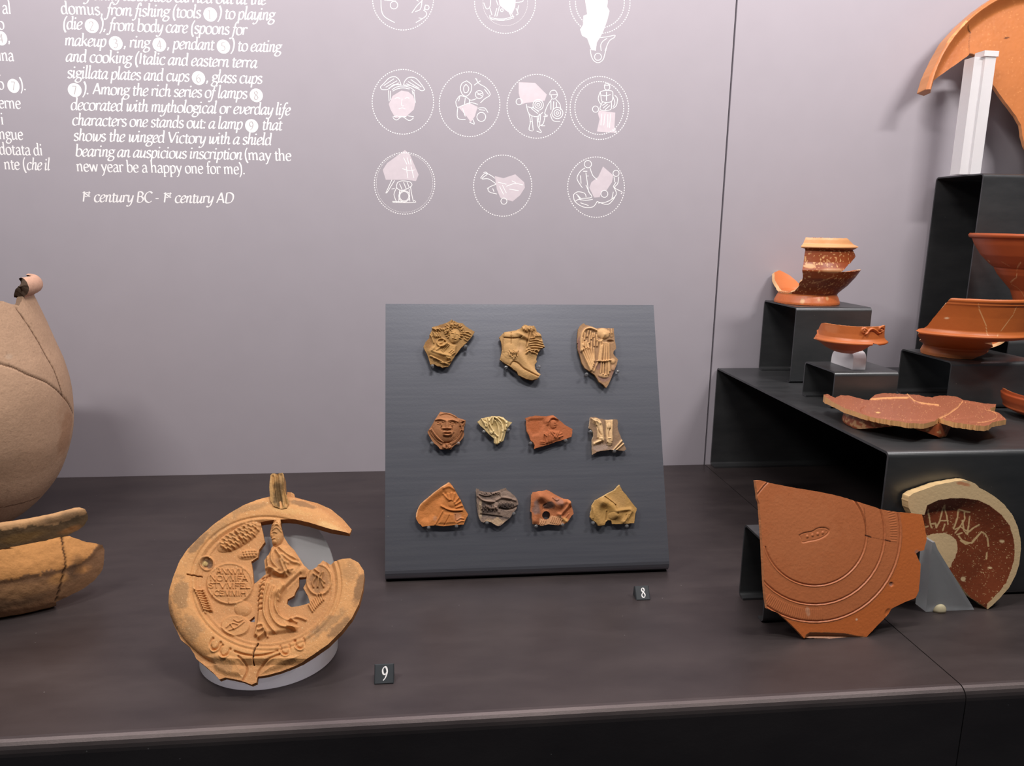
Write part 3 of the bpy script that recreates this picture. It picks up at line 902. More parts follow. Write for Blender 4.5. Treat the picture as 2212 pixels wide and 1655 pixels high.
SP = BOARD.off(0.0078)
GRP = 'relief sherds pegged on the board'
A = crop(890, 670, 9.196); B = crop(1060, 680, 7.373); C_ = crop(900, 870, 9.617)
D = crop(1110, 870, 8.508); E_ = crop(880, 1030, 8.848); F_ = crop(1130, 1030, 8.508)
def brd(T, outline, feats, marks, base, edge, label, **kw):
    g = (base[0]+base[1]+base[2])/3
    base = tuple(0.95*(g+(c-g)*0.90) for c in base)
    feats = [(q[0], q[1], q[2]*1.45, q[3]) if q[0] in 'rsp' else q[:6]+(q[6]*1.3,) for q in feats]
    return sherd('relief_sherd', T, outline, feats, marks, base, edge, SP, 0.0036, 0.8, label, group=GRP, **kw)

# 1 bust with wreathed head and folded arm
f = [('b',845,520,125,150,10,42),('b',790,475,32,14,10,-10),('b',900,495,32,14,10,-10),('r',16,16,[850,450,838,545]),('r',12,14,[785,465,825,472]),('r',12,14,[880,485,925,498]),
     ('r',14,14,[805,572,870,585]),('r',10,-14,[805,588,868,600]),('r',15,14,[812,606,862,614]),('b',830,640,45,30,0,14),
     ('p',45,26,[420,700,480,600,720,640,900,700,880,860,780,960,600,930,400,860,350,820]),
     ('s',75,34,[400,770,380,835,470,880,600,905,740,950]),('b',740,950,70,50,30,14)]
f += [('b',850+150*math.cos(a)*(1+.12*(k%3)),470+175*math.sin(a)*(1+.10*(k%2)),26,13,math.degrees(a)+(25 if k%2 else -25),26) for k,a in enumerate(np.radians(np.linspace(-205,15,19)))]
f += [('b',855+118*math.cos(a),470+128*math.sin(a),18,12,math.degrees(a)+60,20) for a in np.radians(np.linspace(-190,5,14))]
f += [('r',13,16,[x,y,x+dx*.6,y+dy*.6]) for x,y,dx,dy in ((815,290,30,70),(860,280,10,80),(905,280,-10,80),(950,290,-30,70),(990,310,-50,60),(1010,350,-70,40),(780,340,60,60),(765,380,40,70),(960,390,60,-20),(980,430,60,-10),(975,470,70,0),(960,520,70,20),(750,430,-10,70),(730,460,-5,70),(945,560,50,20))]
f += [('s',20,24,[790,200,770,260,790,330]),('s',18,20,[830,230,800,290,800,330]),('s',18,20,[690,290,730,320,745,345]),('s',18,20,[670,320,720,360,740,360]),('s',22,24,[620,380,680,370,735,380]),('s',20,22,[630,400,690,420,725,400]),('s',20,20,[650,440,690,450,720,420])]
f += [ring(585,650,95,80,18,26,20,330),('s',15,20,[560,670,610,640,640,600]),('s',22,20,[490,800,560,750,660,700,690,640])]
f += ticks([730,650,690,730,590,830],9,60,0,9,16)
f += [('s',18,22,[365,920,420,940,480,975]),('s',18,22,[430,960,500,980,560,1020]),('s',18,22,[510,990,570,1010,640,1055]),('s',18,22,[630,1060,690,1050,770,1015]),('s',18,20,[560,1040,620,1060,720,1080])]
f += [('r',13,22,[420+18*k,440+(k%3)*15,450+18*k,530+(k%2)*15]) for k in range(8)]+[('r',15,24,[400+26*k,360+(k%2)*18,440+24*k,390+(k%3)*14]) for k in range(7)]
f += [('s',20,22,[365,500,400,560,430,650]),('s',16,18,[385,470,410,520]),('s',16,20,[1070,440,1120,440,1160,470]),('s',16,20,[1060,480,1110,500,1150,520]),('s',15,20,[1060,530,1090,560,1120,560]),('s',15,20,[1040,580,1070,600,1090,610]),
      ('r',14,16,[735,850,790,800]),('r',14,16,[770,870,830,820]),('r',14,16,[800,890,850,850]),('r',14,16,[720,960,740,1000]),('r',12,16,[750,960,775,1000]),('r',12,16,[690,940,700,985])]
brd(A,[785,195,900,245,1010,265,1090,340,1245,430,1190,525,1080,650,985,740,860,900,740,1100,720,1120,600,1140,560,1115,500,1110,440,1070,365,1080,330,960,300,880,225,730,265,640,340,560,345,500,385,420,400,340,470,320,650,265,720,235],
    f,[('w',(196,152,92),8,40,.55),('b',(128,88,48),330,650,90,120,0,.6),('b',(120,84,48),600,300,120,60,0,.5)],(166,124,70),(150,108,62),
    'brown relief sherd with a wreathed head and bent arm, top left of the board')
# 2 naked torso
f = [('b',310,470,160,240,5,22),('b',265,325,80,60,0,16),('b',395,325,95,55,0,16),('s',10,-16,[215,368,330,378,440,370,495,345]),('r',9,-12,[325,290,322,470]),('s',9,-10,[205,300,195,420,190,560]),('b',300,560,100,110,0,10),
     ('s',48,20,[430,290,520,335,590,385]),('s',36,-16,[480,390,540,400,580,420]),('r',14,16,[655,230,580,510]),('r',9,-12,[636,230,562,505]),('b',745,350,70,62,0,22),('b',560,230,70,55,0,16),
     ('b',265,700,120,80,30,14),('s',88,26,[455,610,520,720,610,850,740,965]),('s',80,18,[360,810,480,890,600,960,720,1005]),('s',11,-22,[310,805,360,745,440,775,520,855,620,915,750,985]),('s',9,-12,[440,590,400,680,370,730]),('b',372,690,45,35,0,14),('b',640,700,70,60,0,-6)]
f += [('r',8,12,[275+22*k,600+(k%2)*14,300+20*k,660+(k%3)*12]) for k in range(7)]+[('r',8,12,[295+22*k,570+(k%3)*12,310+20*k,610+(k%2)*12]) for k in range(6)]
f += [('s',14,20,p) for p in ([620,455,720,440,830,468],[625,485,720,478,850,512],[640,520,720,520,820,535],[650,570,700,560,760,590],[660,600,710,610,745,640],[635,415,720,405,815,430],[570,570,600,545,640,560],[575,600,610,575,650,600],[640,380,690,370],[700,580,740,560],[560,620,590,600])]
f += [('r',14,18,[500+30*k,190+(k%2)*20,520+28*k,240+(k%3)*14]) for k in range(7)]+[('r',12,14,[670+22*k,300+(k%2)*16,690+22*k,350]) for k in range(6)]
brd(B,[540,155,600,175,690,175,715,215,735,270,795,310,820,400,840,470,865,520,800,540,770,580,740,650,725,710,735,750,700,790,705,870,740,920,790,955,770,980,740,1025,660,1045,560,1020,470,975,440,960,420,910,360,870,300,815,220,770,145,715,165,640,180,560,175,480,165,430,135,360,170,325,215,280,300,270,400,250,470,220,510,180],
    f,[('w',(208,164,108),6,30,.5),('b',(150,108,62),640,320,130,110,0,.5),('b',(190,150,110),480,560,60,80,0,.4)],(180,138,84),(156,114,66),
    'tan relief sherd with a naked torso and thigh, top middle of the board')
# 3 winged figure
f = [('r',17,22,p) for p in ([1450,570,1590,890],[1480,545,1605,875],[1518,540,1618,850],[1556,540,1628,820],[1596,540,1638,790],[1636,540,1648,740])]
f += [('r',15,20,p) for p in ([1462,380,1478,500],[1500,300,1492,400],[1550,262,1532,350],[1522,420,1538,520],[1575,350,1565,450],[1618,300,1602,390],[1598,430,1600,520],[1648,390,1648,500],[1680,330,1690,410],[1700,420,1690,500],[1500,440,1510,530],[1590,270,1580,330],[1650,300,1640,360],[1550,460,1560,540],[1460,480,1470,560])]
f += [('s',22,24,[1440,580,1440,380,1490,250,1580,215,1680,250]),('b',1790,300,110,90,20,34),('s',34,16,[1800,330,1770,400,1740,420]),('b',1905,425,60,28,0,-26),('b',1920,300,40,70,0,10),('r',10,14,[1880,230,1885,300]),('r',10,14,[1920,230,1925,300])]
f += [('r',17,20,p) for p in ([1752,430,1712,720],[1785,450,1752,730],[1818,450,1796,735],[1848,450,1838,735],[1878,460,1880,730],[1765,500,1735,720])]
f += [('s',15,22,[1690,738,1780,745,1850,738,1905,730])]+[('r',15,18,p) for p in ([1760,755,1745,930],[1795,755,1785,950],[1835,755,1830,960],[1865,755,1870,950],[1885,755,1895,900])]
f += [('b',1790,975,90,40,10,16),('b',1940,740,50,50,0,14),('b',1950,850,40,50,0,12),('s',20,14,[1700,760,1660,850,1640,900])]
brd(B,[1480,135,1510,160,1600,185,1680,215,1760,210,1850,215,1960,215,1965,300,1975,390,1995,500,1995,545,1960,580,1950,620,1985,670,2025,710,2010,780,1980,860,1950,930,1920,1010,1870,1120,1840,1165,1790,1110,1730,1070,1660,960,1590,910,1500,850,1450,760,1420,640,1390,560,1385,465,1395,455,1378,450,1385,330,1395,230,1430,170],
    f,[('b',(128,92,82),1405,500,36,160,0,.9),('b',(132,98,88),1700,800,60,90,0,.8),('b',(136,104,94),1800,1030,110,50,0,.8),('b',(130,98,88),1950,930,60,100,0,.7),('b',(88,64,44),1580,280,70,60,0,.5),('w',(216,172,120),5,24,.85)],(166,126,88),(170,126,76),
    'tall pointed relief sherd with a winged figure, top right of the board')
# 4 bearded mask
f = [('b',615,500,295,330,0,70),('s',26,26,[395,362,490,350,590,378]),('s',26,26,[665,378,750,368,850,400]),('b',490,420,75,38,5,-26),('b',752,430,75,38,5,-26),('b',492,424,45,22,5,24),('b',750,432,45,22,5,24),
     ('r',9,14,[430,410,490,398,560,412]),('r',9,14,[690,415,755,405,825,425]),('r',9,12,[430,445,490,460,550,440]),('r',9,12,[690,450,755,465,815,450]),
     ('s',44,36,[625,400,628,460,628,530]),('b',560,540,40,26,0,22),('b',690,540,40,26,0,22),('b',628,545,40,26,0,18),('r',14,-16,[560,565,690,568]),('s',13,-16,[520,500,505,540,520,580]),('s',13,-16,[730,500,745,545,735,580]),
     ('s',20,22,[555,630,600,616,640,624,700,616,725,640]),('r',8,-20,[560,646,720,648]),('s',24,26,[565,668,640,682,715,664]),('s',12,-12,[570,705,640,716,710,700]),('s',12,-14,[770,640,740,690,700,730]),
     ('s',20,18,[490,250,600,225,720,250,820,300]),('s',24,24,[900,350,920,450,960,580]),('s',20,22,[940,360,990,400,960,470]),('s',16,20,[890,370,900,480]),('r',16,22,[920,400,1000,375])]
f += ticks([285,550,330,640,430,760,540,850],22,62,12,9,24)+ticks([700,860,820,780,900,680,950,560],20,62,-12,9,24)
f += [('b',570,910,45,34,30,26),('b',630,870,36,40,0,26),('b',690,910,45,34,-30,26),('r',14,22,[640,900,640,950]),('r',12,20,[540,930,600,945]),('r',12,20,[670,945,720,930]),('s',16,-14,[300,600,420,770,600,840,800,770,930,590])]
brd(C_,[490,190,560,205,690,220,790,265,850,310,950,345,1020,370,1005,450,985,510,980,600,990,660,960,730,930,770,870,840,790,880,740,930,715,970,640,955,560,965,490,965,440,900,370,850,290,740,220,610,270,540,320,470,370,370,440,270],
    f,[('w',(190,130,84),20,90,.3),('b',(130,84,52),900,520,120,150,0,.35)],(172,112,70),(168,112,72),
    'brown relief sherd shaped as a staring bearded mask')
# 5 pale drapery
f = [('s',20,26,p) for p in ([1610,300,1700,350,1770,440,1800,560,1770,700,1740,800],[1700,300,1800,360,1850,450,1845,560],[1560,300,1505,400,1540,500,1600,600],[1440,340,1470,460,1510,560,1560,640],[1640,380,1690,500,1712,640,1700,840],[1350,340,1400,420,1440,500],[1800,320,1860,420],[1590,330,1570,440],[1480,320,1500,380],[1660,330,1760,480,1780,600],[1620,640,1680,700],[1640,740,1650,850],[1880,390,1870,500])]
f += [('b',1420,400,70,50,30,18),('b',1560,620,60,40,0,16),('s',12,-20,[1620,330,1740,430,1770,560]),('s',12,-18,[1500,480,1530,600,1590,660]),('s',12,-18,[1380,360,1430,380,1460,420]),('b',1610,450,60,90,-20,-8)]
brd(C_,[1260,405,1350,325,1470,300,1560,280,1700,282,1780,300,1890,385,1985,410,1940,460,1890,520,1850,600,1830,700,1805,790,1730,830,1690,860,1640,865,1605,830,1610,750,1540,690,1470,620,1410,550,1320,470],
    f,[('w',(238,214,160),10,36,.7),('b',(166,138,84),1600,470,80,90,0,.5)],(204,176,118),(214,186,132),
    'small pale cream sherd with deep drapery folds, in the middle row')
# 6 red sherd with helmeted figure
f = [('s',34,20,[620,350,655,300,730,272,800,305]),('s',12,-12,[640,370,680,325,740,310,795,325]),('b',722,392,66,90,0,22),('s',24,14,[620,400,640,350,660,330]),('r',11,9,[762,370,778,405,768,440]),('r',8,-7,[740,385,765,385]),('r',8,-7,[745,428,770,426]),
     ('p',60,20,[560,560,640,500,760,500,850,530,900,600,880,680,640,770,560,780]),('s',46,16,[560,560,520,640,510,790])]
f += [('s',13,12,p) for p in ([640,510,620,620,615,745],[665,520,700,570,760,640],[690,515,740,560],[830,530,800,590,765,655],[800,535,770,590,735,645],[840,585,880,562],[830,635,895,612],[600,560,590,660,600,740],[650,600,660,730],[690,620,700,720],[490,720,560,722],[488,752,560,754],[560,580,600,620])]
f += [('p',60,-14,[230,330,300,280,560,270,600,400,480,600,330,640,250,500])]
brd(D,[210,285,300,255,400,240,600,250,640,240,720,232,760,260,800,300,870,350,940,410,1030,460,1075,490,1075,560,1060,625,930,675,800,710,640,770,500,810,420,830,375,850,385,780,350,720,310,690,290,620,240,530,225,410,230,330],
    f,[('b',(168,88,44),400,440,140,140,0,.5)],(186,102,56),(198,124,78),
    'brick-red sherd with a small helmeted draped figure',namp=.05)
# 7 pair of legs
f = [('s',52,24,[1500,340,1560,410,1590,520,1602,650]),('s',16,18,[1430,290,1500,380,1540,500,1540,640]),('s',14,18,[1470,310,1560,320,1610,420,1620,560,1630,700]),('s',34,20,[1620,690,1560,715,1480,755]),('s',12,-16,[1520,430,1560,520,1600,600]),
     ('s',56,24,[1748,335,1750,450,1752,560,1755,660]),('s',14,18,[1690,330,1700,450,1702,580,1715,720]),('s',14,18,[1805,330,1800,450,1795,580,1800,700]),('s',12,-18,[1760,480,1740,560,1745,640]),('b',1742,430,46,60,0,14),('b',1756,740,55,70,0,20),
     ('r',22,20,[1825,870,1990,690]),('r',22,20,[1880,870,2025,745]),('r',11,-14,[1850,872,2008,718]),('b',1590,660,34,20,0,14),('b',1750,655,30,18,0,14),('s',30,18,[1480,330,1540,350,1580,380])]
f += [('r',7,-14,[1715+20*k,750,1712+22*k,800]) for k in range(5)]+[('r',9,12,[1500,730+12*k,1590,700+12*k]) for k in range(2)]
brd(D,[1405,270,1490,262,1560,285,1650,310,1740,320,1830,305,1900,310,1915,370,1905,440,1920,520,1960,610,1985,690,2020,750,2065,850,2030,885,1900,870,1790,865,1640,880,1530,905,1445,955,1440,840,1440,680,1465,620,1460,540,1440,500,1380,465,1395,380],
    f,[('b',(172,150,138),1600,830,200,70,0,.7),('w',(226,190,142),4,22,.9)],(152,120,92),(226,200,164),
    'buff sherd with two standing legs in relief, right end of the middle row')
# 8 orange fragment
f = [('s',24,18,p) for p in ([795,450,740,390,690,330],[812,440,785,390,772,330],[842,440,840,380,842,322],[872,450,885,390,900,330],[905,490,945,440,985,395],[925,530,970,500,1015,470],[935,590,990,570,1045,555])]
f += [('s',26,22,[650,560,740,612,860,642,1040,640]),('s',10,-14,[690,600,780,645,900,668,1040,664]),('s',14,14,[672,660,600,790,530,915]),('s',9,-14,[800,735,770,810,700,930]),('r',10,-12,[915,730,922,850]),('s',18,12,[950,830,1010,790,1070,800]),('s',16,12,[960,880,1020,850,1075,850]),('b',860,520,90,70,0,14),
      ('s',34,16,[700,215,800,185,900,240]),('p',120,-26,[200,640,280,520,500,330,680,230,840,300,640,560,560,760,420,900,240,860]),('p',50,12,[690,670,900,690,960,900,720,920,560,910])]
brd(E_,[785,105,820,125,870,190,930,290,980,380,1030,470,1080,590,1110,640,1165,720,1110,820,1080,915,960,920,830,930,690,945,560,930,430,935,290,955,210,880,165,800,165,700,210,590,260,510,400,390,520,290,650,190],
    f,[('l',(232,170,118),22,[800,110,650,190,520,290,400,390,260,510,190,620,165,760],1,.4),('b',(182,140,116),960,760,90,90,0,.4),('b',(186,146,120),520,800,50,70,0,.35)],(206,124,56),(232,178,130),
    'bright orange rounded-triangle sherd, left end of the bottom row',namp=.06)
# 9 dark fragment
f = [('s',22,24,[1350,370,1430,440,1530,470,1660,478]),('s',14,18,[1380,330,1480,360,1600,350]),('s',30,20,[1700,450,1800,400,1920,410,2060,450]),('s',16,-22,[1760,600,1900,625,2000,610,2110,560]),('s',30,18,[1500,560,1600,600,1700,600,1750,680]),('b',1560,470,90,60,20,16),('b',1690,540,60,60,0,20),('s',16,16,[1640,320,1760,300,1790,380]),('b',1900,360,120,80,20,16),('s',18,-16,[1400,720,1560,740,1800,770])]
f += [('r',11,22,[1390+38*k,540+(k%3)*18,1420+36*k,620+(k%2)*40]) for k in range(9)]+[('r',10,18,[1760+30*k,500+(k%2)*25,1775+30*k,560+(k%3)*16]) for k in range(10)]+[('r',9,14,[1420+45*k,300+(k%2)*20,1450+45*k,340]) for k in range(8)]
brd(E_,[1320,225,1375,235,1370,270,1500,290,1600,300,1720,270,1800,240,1880,210,1900,245,1980,310,2050,360,2110,460,2120,520,2080,620,2010,710,1960,790,1880,850,1790,930,1740,945,1690,930,1600,870,1540,850,1490,855,1460,875,1410,860,1370,790,1350,700,1330,560,1325,400,1310,280],
    f,[('b',(74,62,58),1500,600,190,120,10,.9),('b',(58,50,48),1900,560,220,70,-6,.95),('b',(84,72,66),1500,370,170,70,10,.7),('l',(66,56,52),26,[1380,730,1560,740,1760,775,1940,790],.9,1.2),('b',(188,160,128),1700,860,240,70,0,.8),('b',(190,166,136),1390,620,34,200,0,.5),('w',(164,138,120),14,40,.5)],(136,114,100),(196,176,148),
    'dark grey burnt sherd with a rough relief, in the bottom row',rough=1.1)
# 10 pierced fragment with an animal
f = [('s',105,44,[300,370,230,480,240,620,215,800]),('s',120,46,[300,360,430,410,560,480,690,520]),('s',60,28,[700,490,780,460,840,470]),('s',36,26,[855,490,780,590,690,690]),('s',40,24,[650,690,700,740,790,820]),('s',22,-16,[870,560,760,690,720,720]),('s',20,20,[540,380,600,430,640,420]),('b',420,590,60,40,0,-10),('s',14,-10,[360,600,370,540,420,500])]
f += [('r',9,14,[540+34*k,730+12*k,505+34*k,835+8*k]) for k in range(6)]+[('r',9,12,[335+40*k,800,300+40*k,875]) for k in range(3)]+[('r',8,10,[820,640,750,700]),('r',8,10,[840,680,780,750])]
hole10 = [[425+75*math.cos(a), 710+78*math.sin(a)] for a in np.linspace(0, 2*PI, 22)[:-1]]
brd(F_,[430,240,480,260,560,310,660,365,740,405,820,410,870,450,885,520,910,590,930,680,880,730,840,800,800,850,710,885,640,890,560,885,470,875,380,895,330,900,230,870,180,875,165,780,160,660,135,640,145,500,150,340,180,285,280,265,370,260],
    f,[('b',(124,104,98),240,560,80,140,0,.8),('b',(70,58,54),470,520,110,80,0,.9),('b',(128,108,102),640,460,120,60,20,.5),('P',(206,160,118),[300,760,420,800,520,720,700,720,760,880,300,910],6,.7),('b',(196,150,86),770,790,50,50,0,.8),('b',(212,136,86),850,450,50,40,0,.5)],(192,112,66),(200,140,96),
    'orange and grey sherd pierced by a round black hole, in the bottom row',holes=[np.array(hole10).ravel()],namp=.06)
# 11 ochre fragment
f = [('s',100,36,[1440,470,1370,600,1380,740,1420,860]),('s',105,40,[1440,460,1570,500,1680,600,1720,700]),('s',40,24,[1720,630,1840,610,1970,598]),('s',42,26,[1990,640,1920,740,1840,830]),('b',1650,720,90,70,0,16),('s',10,-14,[1500,365,1600,440,1700,530,1735,690]),('s',14,-16,[1540,640,1530,740,1520,800]),('s',16,14,[1500,350,1590,420,1690,500]),('r',12,-12,[1900,700,1860,800]),('r',12,-12,[1940,700,1900,810]),('s',24,14,[1270,560,1290,680,1280,760])]
brd(F_,[1770,145,1790,190,1830,265,1900,340,1980,450,2050,540,2090,580,2085,620,2060,680,2050,780,2040,850,1900,860,1760,870,1640,870,1620,800,1560,795,1520,830,1490,890,1380,900,1340,840,1270,790,1230,745,1235,680,1255,620,1260,540,1320,440,1440,370,1560,300,1670,250,1720,195],
    f,[('b',(176,138,88),1760,400,160,130,30,.5),('b',(216,164,84),1560,560,130,90,20,.4),('l',(220,186,130),14,[1770,150,1720,195,1670,250,1560,300,1440,370],.8,.5)],(190,144,76),(214,176,116),
    'ochre-yellow sherd with a pointed top, right end of the bottom row',namp=.07)

# clear pegs that carry the sherds: parts of the board
PEGS = [(1006,749),(934,791),(1093,794),(1164,793),(1267,809),(1334,803),(933,958),(990,958),(1045,933),(1098,930),(1146,958),(1222,952),(1275,933),(1327,975),(926,1140),(986,1137),(1052,1130),(1110,1110),(1158,1137),(1215,1134),(1281,1130),(1354,1137)]
pegmesh = None
for x, y in PEGS:
    b0 = SP.map([(x, y)])[0]-BN*0.0083
    V, F = tube('peg', [b0-BN*0.001, b0+BN*0.0100, b0+BN*0.0112], [0.0021, 0.0021, 0.0014], M_CLEAR, seg=10)
    o = mk('peg', V, F, M_CLEAR, board, True)
# pale scratches in the wax of the board
M_SCR = plain('bare_scratch', (0.34, 0.34, 0.35), 0.5)
for L in ([[897,699],[904,701],[911,702.5]],[[1049,710],[1057,711.5],[1064,714]],[[995,761],[1003,766],[1010,770],[1020,774]],[[1104,837],[1105,842],[1103,846]],[[1148,836],[1150,841],[1152,844]],[[1092,842],[1096,848],[1096,857]],[[1268,868],[1267.5,880]],[[1326,881],[1324.5,889]],[[1328,854],[1330,862]],[[1056,869],[1070,868.5],[1085,869]],[[1412,1174],[1413,1180]]):
    v0, f0 = [], []
    stroke_quads(smooth_line(np.array(L), 4), lambda t: 0.8, v0, f0)
    mk('scratch', BOARD.off(0.0001).map(np.array(v0)[:, :2]), f0, M_SCR, board)

# ------------------------------------------------------------------ numbered tiles
M_TILE = plain('dark_tile', (0.035, 0.042, 0.048), 0.45, 0.5)
M_DIGIT = plain('white_digit', (0.9, 0.9, 0.9), 0.6, 0.2)
def tile(digit, pl, w, h, label):
    p0 = at(pl[0], pl[1], 2, 0.0); x0, y0 = p0[0], p0[1]
    e = empty('number_tile', (x0+w/2, y0+h*.4, 0), label, 'number tile', 'number tiles on the plinth')
    a = math.radians(40)       # face leans back 40 degrees from vertical
    up = np.array([0, math.sin(a), math.cos(a)]); nb = np.array([0, math.cos(a), -math.sin(a)]); rt = np.array([1, 0, 0])
    o = np.array([x0, y0, 0.0003])
    def pt(u, v, d): return o+rt*u+up*v+nb*d
    bv = 0.0008
    V = [pt(0,0,bv),pt(w,0,bv),pt(w,h,bv),pt(0,h,bv), pt(bv,bv,0),pt(w-bv,bv,0),pt(w-bv,h-bv,0),pt(bv,h-bv,0)]
    back = [np.array([x0, y0+h*.95, 0.0003]), np.array([x0+w, y0+h*.95, 0.0003]), pt(w,h,.003), pt(0,h,.003)]
    V += back
    F = [(4,5,6,7),(0,1,5,4),(1,2,6,5),(2,3,7,6),(3,0,4,7),(3,2,10,11),(11,10,9,8),(0,8,9,1),(0,3,11,8),(1,9,10,2)]
    fix_normals(mk('block', V, F, M_TILE, e))
    vv, ff = [], []
    glyph(digit, False, vv, ff, 0, 0, 1, 1.0)
    vv = np.array(vv); c = (vv.min(0)+vv.max(0))/2; s = h*0.72/(vv[:, 1].max()-vv[:, 1].min())
    mk('digit', [pt(w*.54+(q[0]-c[0])*s*.9, h*.52+(q[1]-c[1])*s, -0.00015-q[2]*UM) for q in vv], ff, M_DIGIT, e)
tile('9', (808, 1480), 0.0172, 0.0172, 'small dark tile with a white 9 beside the big lamp')
tile('8', (1375, 1298), 0.0158, 0.0158, 'small dark tile with a white 8 in front of the board')
# ------------------------------------------------------------------ the big lamp on its frosted wedge
LX, LY, LR = -0.147, 0.679, 0.0625
EL = math.radians(48)
WN = np.array([0, -math.cos(EL), math.sin(EL)])
WED = Plane((LX, LY-LR, 0.006), WN)
V = []; n = 96
def ztop(y): return 0.006+(y-(LY-LR))*math.tan(PI/2-EL)
bv = 0.0009
for rr, kind in ((LR-bv, 0), (LR, 1), (LR, 2), (LR-bv, 3)):
    for k in range(n):
        a = 2*PI*k/n; x = LX+rr*math.cos(a); y = LY+rr*math.sin(a)
        V.append((x, y, (0.0003, 0.0003+bv, ztop(y)-bv, ztop(y))[kind]))
F = [tuple(range(n))[::-1], tuple(3*n+k for k in range(n))]
for L in range(3):
    for k in range(n): F.append((L*n+k, L*n+(k+1) % n, (L+1)*n+(k+1) % n, (L+1)*n+k))
w = mk('acrylic_stand', V, F, M_FROST, None, False)
fix_normals(w)
set_tag(w, 'frosted slanted round acrylic wedge behind the big lamp', 'stand', 'acrylic stands')

L1 = crop(340, 1000, 3.1827)
LP = WED.off(0.0125)
lout = [775,245,700,268,600,310,500,370,400,440,310,520,220,610,165,690,120,800,90,890,80,980,92,1060,110,1110,135,1160,160,1215,220,1265,250,1310,265,1345,330,1400,390,1450,430,1495,470,1480,520,1490,590,1505,650,1530,685,1515,690,1475,760,1465,850,1440,930,1410,1000,1380,1080,1330,1180,1260,1270,1170,1340,1080,1390,980,1415,880,1425,790,1420,750,1385,700,1330,675,1270,680,1225,690,1190,710,1165,690,1140,675,1115,700,1098,722,1062,742,1048,744,1010,710,980,660,940,600,900,560,870,510,852,440,852,404,900,402,950,406,1050,430,1130,455,1200,475,1320,492,1335,455,1270,380,1190,315,1100,275,1000,250,945,235,940,212,920,200,893,198,885,240]
lholes = [[712,418,780,409,808,407,788,440,775,490,790,540,795,580,760,640,735,670,740,720,745,765,700,805,665,835,660,800,655,740,645,680,690,650,700,600,740,545,730,500],
          [975,792,1030,787,1020,830,1003,860,1020,890,1035,915,1050,965,980,985,920,992,890,970,895,940,940,915,950,885,972,850],
          [632,1086,668,1055,670,1096,645,1097]]
lf = [('b',565,520,172,60,-31,40),('s',7,-24,[535,485,560,520,592,562]),('b',625,632,75,36,-10,16),
      ('b',345,700,42,42,0,-16),ring(345,700,46,46,8,10),('b',333,700,18,18,0,14),
      ring(502,836,152,136,12,14),('p',16,9,np.stack([502+150*np.cos(np.linspace(0,2*PI,30)),836+134*np.sin(np.linspace(0,2*PI,30))],1)),
      ('b',590,1005,62,54,0,18),('p',10,12,np.stack([540+98*np.cos(np.linspace(0,2*PI,30)),1125+74*np.sin(np.linspace(0,2*PI,30))],1)),ring(540,1125,96,72,7,6),
      ('b',825,495,50,85,8,42),('s',7,10,[800,462,830,445,856,470]),('s',7,10,[798,480,828,468,856,490]),('s',7,10,[796,440,826,424,848,440]),('b',787,512,12,18,0,14),('s',6,9,[790,500,810,496,826,502]),('s',6,8,[790,538,812,534]),('b',805,558,22,14,0,8),
      ('p',26,20,[795,590,850,560,905,575,960,640,1000,710,960,770,900,800,840,800,780,770,745,762,742,670]),
      ('p',30,20,[690,830,760,775,860,790,890,850,845,940,850,1040,930,1110,985,1130,960,1170,850,1185,760,1195,705,1235,655,1195,680,1100,690,950]),
      ('s',36,26,[1000,740,930,800,880,850,830,905]),('s',12,-14,[985,770,900,850,850,910])]
lf += [('s',13,18,p) for p in ([790,590,790,680,840,740],[840,590,900,640,960,670],[860,640,930,690,980,700],[850,680,870,730,890,780],[760,650,770,720,830,750],[750,730,800,745,830,770],[880,700,910,760],[800,760,860,770,930,740],[820,610,870,680,900,700])]
lf += [('s',11,16,p) for p in ([745,790,720,870,705,960,700,1080,680,1190],[765,840,742,930,735,1030,765,1110,810,1170],[800,860,775,950,790,1060,850,1130,950,1140],[835,890,812,980,840,1050,900,1085,960,1065,1020,1085],[870,860,835,950],[700,1160,740,1150,760,1200],[690,1130,725,1120,740,1170,700,1210],[900,1130,950,1150],[920,1080,960,1100])]
lf += [('r',8,-14,[712+dx,y,738+dx,y-10]) for y,dx in ((800,10),(830,0),(860,-5),(890,-10),(920,-15),(950,-18),(985,-18),(1020,-16))]+[('r',8,-12,[752,790+10*k,775,775+10*k]) for k in range(4)]
lf += [ring(1113,812,84,102,11,16),('p',14,8,np.stack([1113+82*np.cos(np.linspace(0,2*PI,24)),812+100*np.sin(np.linspace(0,2*PI,24))],1))]
lf += [('s',8,16,p) for p in ([1075,770,1110,790,1140,760],[1085,740,1110,760],[1095,790,1070,830,1075,860],[1110,800,1105,860],[1135,770,1130,820,1145,860],[1120,800,1150,830])]
lf += ticks([290,880,325,950,355,1030],9,52,25,8,18)+ticks([1050,1010,1090,965,1140,920],8,50,20,8,16)+[('s',9,14,[265,880,300,960,335,1040]),('s',9,14,[320,880,350,950,375,1020])]
lf += [('s',6,9,p) for p in ([480,1140,520,1110,560,1120],[500,1160,550,1140,600,1100],[530,1085,560,1100,590,1085],[510,1120,530,1150])]
# pine-cone scales and grapes
for i in range(9):
    for j in range(-2, 3):
        u = -130+32*i+(8 if j % 2 else 0); v = j*19
        if (u/165)**2+(v/55)**2 < 0.85:
            a = math.radians(-31); lf.append(('r',8,11,[565+u*math.cos(a)-v*math.sin(a)-9, 520+u*math.sin(a)+v*math.cos(a)-5, 565+u*math.cos(a)-v*math.sin(a)+9, 520+u*math.sin(a)+v*math.cos(a)+5]))
for i in range(5):
    for j in range(3): lf.append(('b',595+20*i+(9 if j%2 else 0)-4*j,618+17*j-2*i,10,9,0,9))
